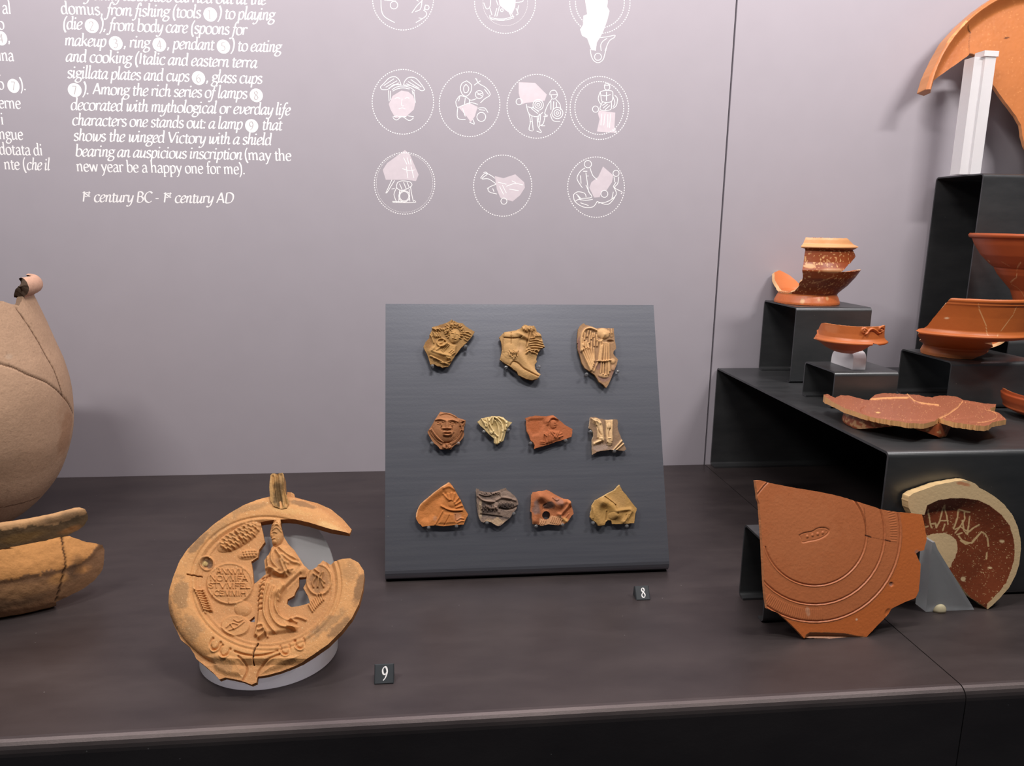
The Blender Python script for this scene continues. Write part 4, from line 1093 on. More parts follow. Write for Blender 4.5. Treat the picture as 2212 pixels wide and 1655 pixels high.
# inscription on the round shield
for row, (t, y, x0, x1) in enumerate((('ANNVM',752,410,600),('NOVMFA',800,365,625),('STVMFEL',850,355,640),('ICEMMIH',902,375,615),('I',950,470,520))):
    adv = sum(G[c][0] for c in t); sx = (x1-x0)/adv; x = x0; sy = 25
    for c in t:
        for q in G[c][1]:
            k, *v = q.split(); v = np.array([float(a) for a in v]).reshape(-1, 2)
            if k == 'f': continue
            if k == 'c': v = smooth_line(v, 3)
            lf.append(('r',5.2,8.5,np.stack([x+v[:,0]*sx, y-v[:,1]*sy*.92+17],1)))
        x += G[c][0]*sx
# nozzle volutes, stamped loops and the mended crack
lf += [('s',9,-16,[540,1310,600,1330,680,1340,760,1330,830,1305]),('s',8,-14,[565,1345,610,1390,618,1440,590,1500]),('s',8,-14,[850,1330,760,1370,705,1430,688,1478]),('p',40,16,[330,1330,430,1310,560,1350,605,1420,590,1490,470,1475,400,1440]),('p',40,16,[850,1340,760,1390,710,1450,700,1470,850,1430,960,1380,1000,1330])]
for cx, cy, a in ((405,1265,-25),(470,1310,-25),(885,1295,12),(985,1255,14)):
    a = math.radians(a); base = np.array([[-30,-32],[-30,8],[-12,32],[12,32],[28,8],[30,-30]])
    pts = np.stack([cx+base[:,0]*math.cos(a)+base[:,1]*math.sin(a), cy-base[:,0]*math.sin(a)+base[:,1]*math.cos(a)],1)
    lf.append(('s',11,-16,pts)); lf.append(('s',9,10,pts*0.999+np.array([0,16])))
lf += [('s',6,-22,[695,1250,672,1300,665,1350,668,1395]),('r',5,-14,[215,785,310,790])]
c0 = L1([752,845])[0]; RX, RY = 672/3.1827, 600/3.1827
def lamp_profile(P):
    q = np.hypot((P[:, 0]-c0[0])/RX, (P[:, 1]-c0[1])/RY)
    h = np.where(q > 0.775, 17.0*np.sqrt(np.clip(1-((q-0.855)/0.190)**2, 0, 1))-2.0, 0)
    h = np.where((q <= 0.775) & (q > 0.66), 4.0+9.4*np.clip((q-0.66)/0.115, 0, 1), h)
    h = np.where(q <= 0.66, 4.0*np.clip((q-0.2)/0.46, 0, 1)**2, h)
    for r0, s in ((0.765, -2.0), (0.735, 1.6), (0.705, -1.6), (0.675, 1.2)):
        h = h+s*np.exp(-((q-r0)/0.011)**2)
    low = np.clip((P[:, 1]-(c0[1]+RY*0.86))/12, 0, 1)      # flat nozzle root below
    return h*(1-low)+5.0*low
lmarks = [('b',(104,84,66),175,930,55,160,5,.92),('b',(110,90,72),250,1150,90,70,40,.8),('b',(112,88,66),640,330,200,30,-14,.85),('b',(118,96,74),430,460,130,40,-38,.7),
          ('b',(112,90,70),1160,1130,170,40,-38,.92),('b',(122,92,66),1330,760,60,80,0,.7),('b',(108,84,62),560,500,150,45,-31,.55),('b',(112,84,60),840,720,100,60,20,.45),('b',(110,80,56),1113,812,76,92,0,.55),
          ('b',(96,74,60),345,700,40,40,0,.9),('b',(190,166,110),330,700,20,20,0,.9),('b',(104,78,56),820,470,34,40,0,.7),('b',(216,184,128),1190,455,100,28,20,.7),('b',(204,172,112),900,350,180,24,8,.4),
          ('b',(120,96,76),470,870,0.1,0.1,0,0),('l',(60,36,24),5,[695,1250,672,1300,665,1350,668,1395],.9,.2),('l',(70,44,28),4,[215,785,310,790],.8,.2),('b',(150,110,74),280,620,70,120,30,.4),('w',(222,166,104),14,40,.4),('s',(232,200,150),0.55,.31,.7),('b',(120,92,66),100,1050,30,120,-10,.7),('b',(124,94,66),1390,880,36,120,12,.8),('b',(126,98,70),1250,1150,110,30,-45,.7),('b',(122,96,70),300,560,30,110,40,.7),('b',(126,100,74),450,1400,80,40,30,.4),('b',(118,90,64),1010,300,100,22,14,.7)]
lamp = empty('oil_lamp', (LX, LY-LR+.01, 0.004), 'large broken orange terracotta lamp with relief figures, leaning on its frosted stand', 'oil lamp')
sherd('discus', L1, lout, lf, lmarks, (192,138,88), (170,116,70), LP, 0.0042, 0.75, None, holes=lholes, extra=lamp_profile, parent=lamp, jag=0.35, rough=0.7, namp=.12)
hf = [('r',16,-22,[828,95,832,180,850,300]),('r',11,-14,[800,110,808,200,820,280]),('r',11,-14,[855,100,862,190,884,290]),('r',12,12,[815,110,820,280]),('b',840,300,60,30,0,8)]
sherd('handle', L1, [784,100,795,90,865,85,873,96,878,200,892,235,905,280,890,312,850,318,800,300,778,262,774,180], hf,
      [('b',(78,62,40),830,230,40,90,0,.8),('b',(92,72,46),850,140,40,60,0,.6),('b',(196,160,110),860,110,30,40,0,.4)], (176,136,84), (160,120,76), LP.off(0.0065), 0.011, 0.7, None, parent=lamp, rough=1.0, jag=.3, extra=lambda P: 11*np.clip((1098-P[:, 1])/50, 0, 1))

# ------------------------------------------------------------------ stamped red plate sherd leaning on its riser
FC = crop(1560, 1000, 3.3926)
fl = math.radians(18)
FP = Plane((0, 0.6555, 0.0003), (0, -math.cos(fl), math.sin(fl)))
fo = [245,130,280,128,360,150,540,185,700,210,800,230,880,250,960,275,1040,300,1120,325,1170,342,1280,360,1400,370,1465,378,1480,440,1500,560,1480,640,1440,650,1420,665,1440,710,1455,740,1450,850,1440,940,1420,990,1340,1020,1240,1070,1220,1110,1140,1190,1060,1275,980,1288,840,1290,600,1285,560,1240,490,1170,410,1100,330,1070,315,960,305,820,295,600,275,300,262,260]
def arc(cx, cy, rx, ry, a0, a1, n=40):
    a = np.radians(np.linspace(a0, a1, n)); return np.stack([cx+rx*np.cos(a), cy+ry*np.sin(a)], 1)
ff = []
for rx, ry, a1 in ((376,378,165),(508,516,230),(624,642,180)):
    ff += [('r',6,-7,arc(680,520,rx,ry,-60,a1)),('r',5,4,arc(680,520,rx+8,ry+8,-60,a1))]
ff += [('r',4,2.2,[680+q*math.cos(a)*545,520+q*math.sin(a)*555,680+q*math.cos(a)*610,520+q*math.sin(a)*625]) for q in (1,) for a in np.radians(np.arange(85,128,1.5))]
ff += [('r',4,2.2,[680+math.cos(a)*555,520+math.sin(a)*560,680+math.cos(a)*600,520+math.sin(a)*610]) for a in np.radians(np.arange(-20,6,1.8))]
stampl = [568,532,600,516,660,504,700,482,750,478,782,496,760,530,700,560,640,572,592,582,582,560,568,532]
ff += [('p',10,-3,stampl),('s',6,-5,stampl)]+[('b',625+38*k,540-9*k,10,13,0,5) for k in range(4)]+[('b',1240,890,18,18,0,-7),('b',1215,1095,20,30,30,-6),('p',30,-16,[610,1262,640,1240,760,1242,900,1248,1000,1268,1060,1270,1000,1300,600,1300])]
fm = [('P',(196,104,44),np.vstack([arc(680,520,640,660,-60,130),[[300,1400],[2000,1400],[2000,200]]]).ravel(),2,.75),('b',(196,122,78),560,500,330,330,0,.35),('P',(150,98,60),[610,1262,640,1240,760,1242,900,1248,1000,1268,1060,1272,1000,1300,600,1300],2,.9),
      ('l',(70,36,22),7,[1050,530,1090,545],1,.4),('l',(70,36,22),6,[1195,566,1230,574],1,.4),('l',(120,66,38),4,[1040,330,1050,440,1056,520],.6,.4),('l',(120,66,38),3,[1090,545,1200,568],.6,.4),('b',(150,110,96),1240,890,20,20,0,.9),('b',(224,190,160),985,1148,10,10,0,.9),('b',(210,170,140),625,1090,16,40,-10,.4),('b',(150,110,96),1430,655,20,20,0,.8),('s',(140,76,44),0.9,.30,.4)]
o = sherd('plate_sherd', FC, fo, ff, fm, (188,110,66), (206,134,86), FP.off(0.0), 0.0052, 1.3, 'large terracotta plate sherd with incised rings and a small foot-shaped stamp', 'sherd', mat=M_SLIP, jag=.5, rough=.35, curve=0, namp=.04)

# ------------------------------------------------------------------ scratched cup base on a clear prism
GC = crop(1940, 1020, 5.338)
GP = Plane((0, 0.7035, 0.0), (0, -math.cos(math.radians(7)), math.sin(math.radians(7))))
go = [75,320,90,265,140,230,280,180,420,130,560,105,700,82,760,85,850,120,890,165,960,200,1060,260,1180,360,1280,490,1335,620,1365,760,1370,880,1350,1050,1310,1170,1230,1320,1120,1440,1060,1500,990,1560,900,1490,820,1440,740,1340,690,1260,600,1130,500,1000,430,900,340,770,320,700,290,600,270,500,120,470,85,400]
floor_ = GC([60,560,300,470,450,420,620,430,800,520,960,680,1035,800,1035,930,990,1060,900,1190,750,1320,400,1300,100,900])
inner = [270,480,295,370,420,312,560,290,720,288,880,310,1010,370,1150,480,1240,600,1290,760,1302,900,1272,1080,1200,1260,1080,1400,985,1500]
def gheight(P):
    d = np.where(inside(P, floor_), 0, dist_line(P, np.vstack([floor_, floor_[:1]])))
    ins = inside(P, GC(inner+[985,1600,-50,1600,-50,480]))
    e = np.where(ins, dist_line(P, GC(inner)), 0)
    t = d/(d+e+1e-6)
    return 10.5*t**1.3
cream = (226,196,150)
gm = [('s',(206,168,120),0.42,.275,.9),('P',cream,[300,745,420,708,540,703,620,738,668,780,690,880,665,980,590,1105,500,1000,430,900,340,790],5,1),
      ('P',cream,inner+[985,1600,1500,1600,1500,0,0,0,0,480],3,1)]
for L in ([340,430,360,520,372,600,390,640],[372,600,430,590,440,640],[320,630,345,625],[440,640,480,570,525,380],[525,380,560,500,575,600],[490,560,575,560],[540,600,515,670],[695,430,685,520,660,600,640,650],[695,430,760,450,820,460],[760,450,770,540,720,620,660,700],[740,560,760,680,800,715],[660,660,720,630,790,680],[825,510,815,600,800,715],[800,700,860,650,930,605],[680,720,740,700],[700,740,740,790,790,810,850,820,900,760,960,690],[720,790,780,830,850,810,930,720],[960,690,1000,710,1030,760,1040,850],[1025,930,1015,1000]):
    gm.append(('l',(220,186,134),10.5,L,.95,1.0))
gm += [('b',cream,750,1235,26,26,0,1),('b',cream,1050,1100,26,14,0,1),('b',cream,1180,790,30,26,0,1),('b',(196,110,70),700,120,90,24,10,.7)]
o = sherd('cup_base_sherd', GC, go, [], gm, (132,64,36), (214,184,136), GP, 0.0055, 1.0, 'brown cup base sherd with a cream rim and scratched letters', 'sherd', mat=M_SLIP, extra=gheight, rough=.3, jag=.6, namp=.12)
b0 = at(1988, 1302, 1, 0.709); b1 = at(2091, 1302, 1, 0.709); ap = at(2002, 1163, 1, 0.709)
V = []
for y in (0.6985, 0.7165):
    V += [(b0[0], y, 0.0003), (b1[0], y, 0.0003), (b1[0]-.004, y, .006), (ap[0]+.006, y, ap[2]-.008), (ap[0]+.002, y, ap[2]), (ap[0]-.001, y, ap[2])]
k = 6
F = [tuple(range(k))[::-1], tuple(range(k, 2*k))]+[(i, (i+1) % k, k+(i+1) % k, k+i) for i in range(k)]
pe = empty('acrylic_prism', ((b0[0]+b1[0])/2, .7075, 0), 'clear triangular acrylic prism propping the scratched cup base', 'stand', 'acrylic stands')
M_GREYAC = acrylic('satin_acrylic', 0.30, (0.86, 0.89, 0.92), 0.70)
fix_normals(mk('prism', V, F, M_GREYAC, pe))
wx = at(2033, 1300, 1, 0.698); V = []; F = []
for i in range(7):
    for j in range(12):
        ph = PI/2*i/6; th = 2*PI*j/12; r_ = 1+.15*math.sin(3*th)
        V.append((wx[0]+.0075*math.cos(ph)*math.cos(th)*r_, 0.6985-.0008+.004*math.cos(ph)*math.sin(th), 0.0003+.0085*math.sin(ph)))
for i in range(6):
    for j in range(12): F.append((i*12+j, i*12+(j+1) % 12, (i+1)*12+(j+1) % 12, (i+1)*12+j))
F.append(tuple(range(12))[::-1])
mk('wax_lump', V, F, plain('museum_wax', (0.62, 0.55, 0.36), 0.5), pe, True)
# ------------------------------------------------------------------ vessels on the risers
def vessel(name, lathe, poly, thick, base, edge, marks=(), feats=(), holes=(), step=0.0016, parent=None, mat=None, nz=0.0003, jag=0.0008, namp=.08, nsc=60, back=None):
    def cfun(P, H): return paint(P, lin(*base), H, marks, nsc, namp)
    return shell(name, lathe.poly(poly), [lathe.poly(h) for h in holes], step, lathe.fmap(thick, feats, nz, 220), cfun, lin(*edge), mat or M_SLIP, parent, jag, back_col=None if back is None else lin(*back))
def disc(name, cx, cy, z, r, t, col, parent, mat):
    V = []; n = 48
    for zz in (z, z+t):
        V += [(cx+r*math.cos(2*PI*k/n), cy+r*math.sin(2*PI*k/n), zz) for k in range(n)]
    F = [tuple(range(n))[::-1], tuple(range(n, 2*n))]+[(k, (k+1) % n, n+(k+1) % n, n+k) for k in range(n)]
    return mk(name, V, F, mat, parent, False, np.tile(lin(*col), (2*n, 1)))
def pxl(L, pts, col, w, am=1.0, nz=.8):
    return ('l', lin(*col), w, np.array([L.px(*q) for q in pts]), am, nz)
def pxb(L, q, col, rx, ry, am=1.0):
    c = L.px(*q); return ('b', lin(*col), c[0], c[1], rx, ry, 0, am)
def tz(*a): return [('z', *a[i:i+2]) for i in range(0, len(a), 2)]

# --- broken footed cup
cy = 1.152; cx = float(at(1743, 640, 1, cy)[0]); z0 = 0.2858
cup = empty('broken_cup', (cx, cy, z0), 'broken red footed cup with a tall wall fragment and speckled slip', 'cup')
LC = Lathe(cx, cy, z0, [(.0488,0),(.0490,.003),(.0460,.010),(.0435,.0145),(.0450,.0175),(.0570,.029),(.0670,.042),(.0735,.0535),(.0728,.0560),(.0702,.0590),(.0668,.066),(.0640,.0838),(.0690,.0868),(.0695,.0890),(.0640,.0925),(.0625,.099),(.061,.102)])
poly = tz(-180,0, 180,0, 180,.018, 155,.024, 130,.046, 105,.0535, 93,.0545, 84,.0545)+[(1816,588),(1832,572),(1848,554),(1846,547),(1842,541)]+tz(66,.0868, 70,.0885, 72,.0895, 52,.1015, 0,.1018, -9,.1015, -12,.0900, -12,.0868)+[(1739,537),(1735,570),(1734,592),(1733,606),(1726,611),(1725,620),(1716,629)]+tz(-38,.0160, -70,.0165, -98,.020, -112,.032, -122,.041, -135,.045, -150,.036, -165,.022, -180,.018)
cr_ = lin(226,178,124)
mk_c = [('s', lin(214,164,108), 380, .205, .9), ('b', cr_, 0, LC.sz(.0905), .2, .006, 0, .0), ('P', lin(224,164,110), LC.poly(tz(-60,.0868, 90,.0868, 90,.103, -60,.103)), 0, .95),
        ('P', lin(206,110,58), LC.poly(tz(-180,0, 180,0, 180,.0150, -180,.0150)), 0, .9), ('P', lin(200,158,108), LC.poly(tz(-110,.0150, -30,.0150, -26,.03, -110,.03)), 0, .9),
        pxl(LC, [(1753,611),(1770,609),(1785,604),(1801,597)], (206,150,100), .0008), pxb(LC, (1733,650), (226,178,124), .006, .004, .8), pxb(LC, (1768,648), (226,178,124), .004, .003, .7), pxb(LC, (1787,645), (226,178,124), .005, .004, .6), pxb(LC, (1750,575), (206,160,110), .008, .004, .9), pxb(LC, (1800,584), (190,140,96), .018, .004, .7)]
vessel('wall', LC, poly, 0.0050, (140,66,28), (226,184,136), mk_c, parent=cup, step=.0013, back=(206,120,66))
disc('floor', cx, cy, z0+.0135, .0440, .004, (206,120,66), cup, M_SLIP)

# --- small bowl fragment with scroll applique, on an acrylic rest
ry = .955; rx = float(at(1836, 735, 1, ry)[0])
LB = Lathe(rx, ry, 0.2385, [(.010,0),(.020,.0022),(.030,.0072),(.038,.0128),(.0425,.0160),(.0448,.0164),(.0462,.0176),(.0460,.0192),(.0432,.0212),(.0412,.0240),(.0405,.030),(.0404,.0405)])
poly = tz(-35,.0005)+[(1806,765),(1793,759),(1781,749),(1773,740)]+tz(-88,.0166)+[(1763,733)]+tz(-86,.0215)+[(1765,716),(1770,706)]+tz(-66,.0390, -55,.0405, 0,.0403, 40,.0403, 80,.0406, 84,.0385, 84,.0215, 86,.0176, 80,.0160, 60,.0155)+[(1885,741),(1874,751),(1862,758),(1845,763)]+tz(10,.0005)
sp = lambda q, r, a0, a1, n=22: np.array([LB.px(q[0]+rr*math.cos(a), q[1]+rr*.95*math.sin(a)) for a, rr in zip(np.linspace(a0, a1, n), np.linspace(r, r*.25, n))])
fe = [('r', .0012, .0022, sp((1866,715), 7.5, 1.2, -8.2)), ('r', .0012, .0022, np.array([LB.px(*q) for q in smooth_line([(1868,722),(1874,718),(1879,712),(1885,711),(1891,714),(1896,719),(1900,719)], 5)])), ('r', .0012, .0022, sp((1902,711), 6.5, 1.6, -6)), ('b', *LB.px(1866,715), .002, .002, 0, .0018),
      ('r', .0016, .0016, np.array([LB.px(*q) for q in ((1766,712),(1767,718),(1766,726))]))]
sc_bowl = vessel('scroll_bowl_sherd', LB, poly, 0.0030, (190,104,50), (206,130,78), [('b', lin(206,130,84), LB.px(1795,712)[0], LB.px(1795,712)[1], .012, .006, 0, .5), ('P', lin(150,74,34), LB.poly(tz(-120,0, 120,0, 120,.0166, -120,.0166)), 0, .35)], fe, step=.0009, nz=.00012, jag=.0004, namp=.05)
set_tag(sc_bowl, 'small orange bowl sherd with a scroll handle in relief, on a clear rest', 'sherd')
pr_ = fillet([(0.935,.2193),(0.935,.2400),(0.952,.2445),(0.968,.2375),(0.988,.2372),(0.990,.2193)], .010, 6)
x0, x1 = 0.560, 0.578
V = [(x, p[0], p[1]) for x in (x0, x1) for p in pr_]; k = len(pr_)
F = [tuple(range(k)), tuple(range(k, 2*k))[::-1]]+[(i, (i+1) % k, k+(i+1) % k, k+i) for i in range(k)]
o = fix_normals(mk('acrylic_rest', V, F, M_MILK)); set_tag(o, 'small frosted acrylic rest with a rounded front under the scroll bowl sherd', 'stand', 'acrylic stands')

# --- wide carinated bowl
by = .968; bx = float(at(2064, 750, 1, by)[0])
bowl = empty('carinated_bowl', (bx, by, .2338), 'wide broken red-brown carinated bowl with a flange and mended cracks', 'bowl')
LW = Lathe(bx, by, .2338, [(.0420,0),(.0424,.004),(.0405,.0085),(.0395,.0115),(.0410,.0135),(.0560,.0205),(.0720,.0275),(.0860,.0325),(.0905,.0340),(.0912,.0360),(.0880,.0385),(.0862,.0420),(.0880,.060),(.0902,.0745),(.0915,.0765),(.0908,.0782),(.0922,.0800),(.0918,.0828),(.0900,.0840)])
poly = tz(-105,0, -60,0, 0,0, 30,0, 40,.004)+[(2136,757),(2126,741)]+tz(48,.0300, 80,.0318, 104,.0330, 104,.060, 98,.084, 90,.084, 30,.084)+[(2058,644),(2053,645),(2036,664),(2020,682),(2004,703),(1995,709),(1984,711),(1979,714),(1986,718),(1990,734),(1993,744)]+tz(-105,.006)
mk_w = [pxl(LW, [(2113,656),(2117,672),(2124,688),(2130,702),(2135,726)], (216,164,110), .00045), pxl(LW, [(2197,662),(2187,683),(2170,706),(2155,727)], (216,164,110), .00045), pxb(LW, (2045,687), (226,190,150), .005, .002, 1), ('P', lin(212,150,100), LW.poly(tz(-90,.0,-90,.0095,-30,.0095,60,.0095,60,0)), 0, .35), ('P', lin(140,66,30), LW.poly(tz(-120,.0085, 180,.0085, 180,.033, -120,.033)), 0, .3)]
vessel('wall', LW, poly, .0042, (184,98,42), (224,180,132), mk_w, (), parent=bowl, step=.0012, nz=.00015, jag=.0005, namp=.06)
vessel('wall', LW, tz(70,.0130, 110,.0125, 175,.0125, 175,.0300, 140,.026, 100,.021, 80,.0165), .0042, (178,98,46), (224,180,132), (), (), parent=bowl, step=.0018, nz=.00015, jag=.0006)
disc('floor', bx, by, .2338+.0105, .0400, .004, (178,98,46), bowl, M_SLIP)

# --- flat stamped dish on its foot ring
KC = crop(1740, 820, 4.686)
dish = empty('flat_dish', (.565, .83, ZS), 'flat broken dish with a chalky cream edge lying on the step', 'dish')
KP = Plane((0, 0, .1930), (0, 0, 1))
ko = [180,180,225,160,265,172,300,185,355,160,440,160,520,185,640,210,700,155,780,138,900,140,1030,150,1140,155,1220,175,1280,180,1340,165,1420,160,1540,175,1590,205,1680,220,1800,240,1930,250,1925,275,1870,290,1880,310,1960,335,2000,375,2035,405,1960,418,1890,432,1860,462,1800,470,1640,452,1500,432,1400,402,1352,384,1342,396,1280,426,1200,446,1050,440,960,426,850,410,700,380,560,345,400,290,300,240,200,195]
kf = [('r',9,14,[660,205,760,195,900,190,1040,188]),('s',9,14,[1030,155,1100,220,1180,245,1345,265]),('r',8,-10,arc(1200,310,640,105,-60,200)),('r',8,-10,arc(1700,360,240,72,-80,100)),('s',7,-10,[1590,215,1540,280,1440,350,1355,390])]
km = [('l',(222,160,104),10,[660,205,760,195,900,190,1040,188],.9,.8),('l',(222,160,104),9,[1030,155,1100,220,1180,245,1345,265],.9,.8),('l',(216,156,104),7,[1590,215,1540,280,1440,350,1355,390],.8,1.2),('s',(206,146,100),0.5,.27,.6),('l',(206,146,96),5,arc(1700,360,240,72,-60,80),.8,1),('b',(226,176,110),735,335,26,9,0,1)]
def kbend(P): return 9.0*np.clip((1805-P[:, 0])/35, 0, 1)**1.5+3*np.clip((P[:, 1]-820-0)/1e6, 0, 1)
sherd('dish_floor', KC, ko, kf, km, (154,92,66), (222,168,112), KP, .0058, 1.1, None, mat=M_SLIP, extra=kbend, parent=dish, rough=.5, jag=.9, namp=.06, back=(150,80,50))
LK = Lathe(.562, .833, ZS+.0002, [(.0590,0),(.0600,.002),(.0585,.010),(.0570,.0168)])
poly = tz(-120,0, -62,0, -44,0, -20,.0075, 6,.0145, 12,.0150, 30,.0085, 52,.0006, 60,.0006, 66,.006, 80,.013, 120,.0135, 180,.0135, 180,.0166, -180,.0166, -180,.002)
vessel('foot_ring', LK, poly, .0050, (158,80,44), (190,130,80), [('s', lin(206,160,110), 260, .08, .8)], parent=dish, step=.0016)

# --- small bowl at the right edge
ey = .86; ex = float(at(2290, 870, 1, ey)[0])
LE = Lathe(ex, ey, ZS+.0004, [(.020,.0),(.036,.0010),(.0500,.0045),(.0590,.0085),(.0612,.0105),(.0606,.0118),(.0640,.0200),(.0652,.0270),(.0635,.0300),(.0630,.0320)])
poly = tz(-80,.0, -89,.0085, -88,.0205, -86,.0270, -84,.031, -70,.032, 0,.0318, 85,.0316, 85,.0105, 85,.0)
o = vessel('bowl_sherd', LE, poly, .0036, (168,76,36), (190,110,66), [('b', lin(196,104,58), LE.px(2190,880)[0], LE.px(2190,880)[1], .02, .004, 0, .4)], [('r', .0012, -.0012, np.array([LE.uv(a, LE.sz(.0285)/LE.L) for a in range(-89, 86, 8)]))], step=.0014, nz=.0001, jag=.0003, namp=.05)
set_tag(o, 'red bowl rim sherd at the right edge beside the flat dish', 'sherd')

# --- footed bowl in front of the tall riser
gy = 1.03; gx = float(at(2258, 560, 1, gy)[0]); gz = .2503
def silp(px, py):
    d = rays([(px, py)])[0]; h = d[:2]/np.linalg.norm(d[:2]); v = np.array([gx, gy])
    return abs(v[0]*h[1]-v[1]*h[0]), CAM[2]+d[2]*(v@h)/np.linalg.norm(d[:2])-gz
pts = [silp(*q) for q in ((2188,649),(2181,625),(2166,607),(2153,591),(2149,583),(2145,577),(2141,573),(2134,567),(2117,549),(2104,527),(2099,514),(2093,512),(2091,507),(2095,503))]
pf = [(.036,0),(.0365,.004),(.031,.009),(.0285,.020)]+[(r, z) for r, z in pts if z > .024]
LG = Lathe(gx, gy, gz, pf)
zt = pf[-1][1]
poly = tz(-86,.0, 88,.0, 88,zt, -89.5,zt, -89.5,pf[5][1])+[(2182,634),(2186,646)]+tz(-60,.030, -60,.012, -86,.004)
mk_g = [pxl(LG, [(2206,566),(2197,580),(2196,600),(2183,610)], (216,170,120), .0008), pxl(LG, [(2165,566),(2180,575)], (206,150,100), .0008), pxb(LG, (2136,564), (216,170,120), .004, .002, .9), pxl(LG, [(2184,614),(2196,620),(2212,640)], (206,150,100), .0006)]
o = vessel('footed_bowl', LG, poly, .0042, (172,82,38), (200,130,84), mk_g, [('r', .0018, -.0012, np.array([LG.uv(a, LG.sz(pts[5][1])/LG.L) for a in range(-89, 90, 8)]))], step=.0017, nz=.0001, jag=.0004, namp=.05)
set_tag(o, 'glossy red footed bowl cut by the right edge, in front of the tall riser', 'bowl')

# --- big plate on a frosted post
a8 = math.radians(8)
TP = Plane((0, 1.168, .66), (0, -math.cos(a8), math.sin(a8)))
TC = lambda L: np.asarray(L, float).reshape(-1, 2)
TC.s = 1.0
pc = np.array([2268.0, 260.0])
po = [2137,0,2103,24,2069,54,2035,91,2012,132,1995,169,1986,200,2001,205,2008,179,2045,153,2089,122,2095,116,2110,120,2125,150,2142,179,2168,215,2194,250,2206,271,2209,295,2214,316,2236,352,2330,360,2450,330,2540,250,2520,80,2420,-18,2340,-28,2240,-29,2180,-19]
def prim(P):
    q = np.hypot(*(P-pc).T)
    return 26*np.clip((q-258)/24, 0, 1)**1.5-10*np.clip((q-283)/8, 0, 1)
pm = [('l',(70,36,20),2.0,[2081,61,2090,66,2096,70],.9,.5),('l',(110,62,36),1.0,[2096,70,2093,92,2094,116],.5,.3),('l',(90,50,30),2.0,[2170,83,2178,81],.9,.4),('l',(230,170,110),5,[2031,96,2045,78,2066,58],.8,1.4),('b',(176,96,44),2050,110,30,60,30,.35),('s',(222,150,90),0.45,.30,.5),('l',(60,36,24),2,[2094,116,2110,120],.9,.3)]
o = sherd('big_plate', TC, po, [], pm, (190,116,62), (206,140,90), TP, .006, 2.4, 'large orange plate with a raised rim, standing on a frosted post', 'plate', mat=M_SLIP, extra=prim, rough=.5, jag=.8, namp=.06)
# frosted post: an L-shaped bar with a notched head
pb = at(2059, 380, 1, 1.150); pq = at(2099, 380, 1, 1.150); pt = at(2120, 122, 1, 1.150)
xl, xr, zb, zt_ = pb[0], pq[0], .4863, pt[2]
sec = [(xl, 1.136), (xl+.014, 1.136), (xl+.014, 1.131), (xr, 1.131), (xr, 1.158), (xl, 1.158)]
V = []
for z in (zb, zt_-.004):
    V += [(x, y, z) for x, y in sec]
k = 6
F = [tuple(range(k))[::-1], tuple(range(k, 2*k))]+[(i, (i+1) % k, k+(i+1) % k, k+i) for i in range(k)]
post = empty('frosted_post', ((xl+xr)/2, 1.146, zb), 'tall frosted acrylic post holding up the big plate', 'stand', 'acrylic stands')
fix_normals(mk('shaft', V, F, M_MILK, post))
V, F = box(xl+.010, xr+.002, 1.129, 1.150, zt_-.0038, zt_+.004)
fix_normals(mk('head', V, F, M_MILK, post))

# ------------------------------------------------------------------ tall jar and casserole fragment at the left edge
jy = 1.0; jx = -.572
LJ = Lathe(jx, jy, 0.0006, [(.010,.0),(.030,.0075),(.062,.0290),(.0844,.0520),(.0992,.0748),(.1126,.1106),(.1182,.1413),(.1192,.1803),(.1143,.2141),(.1068,.2408),(.0974,.2731),(.0885,.3010),(.0875,.3060)], 5)
jar = empty('storage_jar', (jx, jy, 0), 'large grey-brown broken jar with mended cracks at the left edge', 'jar')
poly = tz(-180,0.0002, 180,0.0002, 180,.245, 150,.262, 120,.285, 100,.300, 95,.3058, 62,.3058, 57,.3040)+[(40,660),(22,656),(6,650),(-20,647)]+tz(-30,.302, -60,.300, -120,.27, -180,.245)
jm = [pxl(LJ, [(36,668),(60,700),(85,740),(104,775),(118,800),(130,835),(136,856)], (84,58,40), .0012, .95, .15), pxl(LJ, [(-20,782),(0,785),(30,795),(60,810),(100,825),(120,840),(136,856),(150,875),(158,896)], (84,58,40), .0012, .95, .15), pxl(LJ, [(-10,1099),(30,1091),(60,1083),(85,1073)], (96,66,44), .0009, .9, .6), pxb(LJ, (20,770), (190,170,150), .006, .004, .4), ('b', lin(150,104,72), *LJ.px(145,930), .02, .05, 0, .5), ('b', lin(150,120,96), *LJ.px(60,1000), .06, .02, 0, .35), ('s', lin(130,104,84), 260, .31, .35)]
fj = [('r', .0016, -.0016, np.array([LJ.px(*q) for q in ((36,668),(60,700),(85,740),(104,775),(118,800),(130,835),(136,856))])), ('r', .0016, -.0016, np.array([LJ.px(*q) for q in ((-20,782),(0,785),(30,795),(60,810),(100,825),(120,840),(136,856),(150,875),(158,896))]))]
vessel('body', LJ, poly, .0075, (186,153,126), (120,98,80), jm, fj, parent=jar, mat=M_COARSE, step=.0018, nz=.0004, jag=.001, namp=.10, nsc=30)
LR_ = Lathe(jx, jy, .3000, [(.0878,0),(.0890,.004),(.0955,.0080),(.0990,.0140),(.0985,.0205),(.0945,.0260),(.0900,.0275),(.0870,.0260)], 3)
poly = [('t',56,.12), ('t',59,.02), ('t',106,.0), ('t',106,1.0), ('t',54,1.0), ('t',53,.6), ('t',54,.3)]
vessel('rim', LR_, poly, .013, (206,164,140), (98,82,70), [('b', lin(204,160,136), *LR_.uv(85, .8), .05, .01, 0, .5)], parent=jar, mat=M_COARSE, step=.0018, nz=.0006)

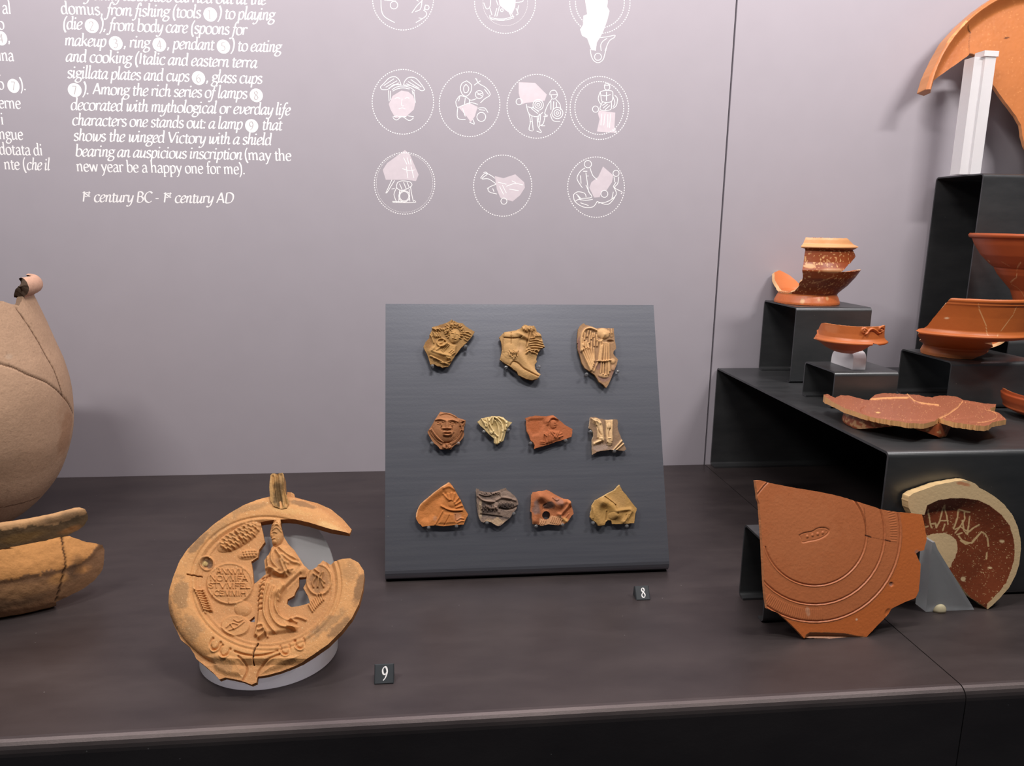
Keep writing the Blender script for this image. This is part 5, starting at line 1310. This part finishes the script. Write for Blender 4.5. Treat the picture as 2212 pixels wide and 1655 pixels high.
qx, qy = -.46, .89
LD = Lathe(qx, qy, .0005, [(.118,.0),(.130,.0015),(.1365,.0080),(.1390,.0200),(.1392,.0340),(.1365,.0520),(.1325,.0620),(.1290,.0700),(.1265,.0740)], 4)
cass = empty('casserole_sherd', (-.37, .79, 0), 'orange and sooty casserole sherd with a dark rim at the left edge', 'sherd')
poly = tz(-60,0.0002, 8,0.0002)+[(122,1303),(150,1291),(186,1270),(205,1255),(220,1240),(225,1224),(228,1208),(227,1188),(221,1178),(195,1173),(175,1169),(163,1163),(152,1158),(123,1158),(60,1171),(20,1181)]+tz(-5,.0725, -30,.0730, -60,.0735)
dk = lin(96,74,58)
dm = [('P', lin(128,96,72), np.array([LD.px(*q) for q in ((-60,1262),(0,1252),(30,1245),(62,1240),(90,1241),(112,1232),(140,1226),(160,1218),(178,1213),(195,1200),(205,1186),(212,1176),(240,1170),(240,1260),(100,1320),(-60,1345))]), .003, .9),
      ('b', lin(196,140,80), *LD.px(125,1252), .010, .007, 0, .8), ('b', lin(196,138,82), *LD.px(180,1232), .010, .006, 0, .9), ('b', lin(86,66,52), *LD.px(165,1230), .010, .016, 0, .6), ('b', lin(80,64,50), *LD.px(10,1300), .05, .012, 0, .5), ('b', lin(170,126,84), *LD.px(60,1275), .04, .010, 0, .5),
      pxl(LD, [(134,1160),(137,1185),(142,1205),(141,1222),(138,1235),(133,1252),(131,1268),(122,1300)], (52,32,22), .0010, .95, .4)]
fd = [('r', .0014, -.0018, np.array([LD.px(*q) for q in ((134,1160),(137,1185),(142,1205),(141,1222),(138,1235),(133,1252),(131,1268),(122,1300))])),
      ('p', .006, -.0016, np.array([LD.px(*q) for q in ((-60,1262),(0,1252),(62,1240),(112,1232),(160,1218),(195,1200),(212,1176),(240,1170),(240,1260),(100,1320),(-60,1345))]))]
vessel('body', LD, poly, .0085, (208,148,88), (150,98,66), dm, fd, parent=cass, mat=M_COARSE, step=.0020, nz=.0011, jag=.0012, namp=.14, nsc=40)
LM = Lathe(qx, qy, .0705, [(.1235,.0),(.1258,.0015),(.1266,.0100),(.1277,.0238),(.1270,.0274),(.1240,.0292),(.1200,.0288)])
poly = [('t',-60,0.0), ('t',8,0.0), (168,1146), (182,1135), (190,1122), (190,1112), (184,1100), ('t',22,1.0), ('t',-60,1.0)]
rm = [('P', lin(84,70,52), LM.poly([('t',-70,.0),('t',70,0),('t',70,.60),('t',-70,.72)]), .004, .85), ('b', lin(140,108,64), *LM.px(60,1158), .03, .006, 0, .7), ('b', lin(160,110,64), *LM.px(150,1145), .014, .004, 0, .8), ('b', lin(70,60,48), *LM.px(140,1120), .03, .010, 0, .6)]
vessel('rim', LM, poly, .0075, (188,146,102), (176,118,70), rm, parent=cass, mat=M_COARSE, step=.0018, nz=.0008, jag=.0006, namp=.12, nsc=40)
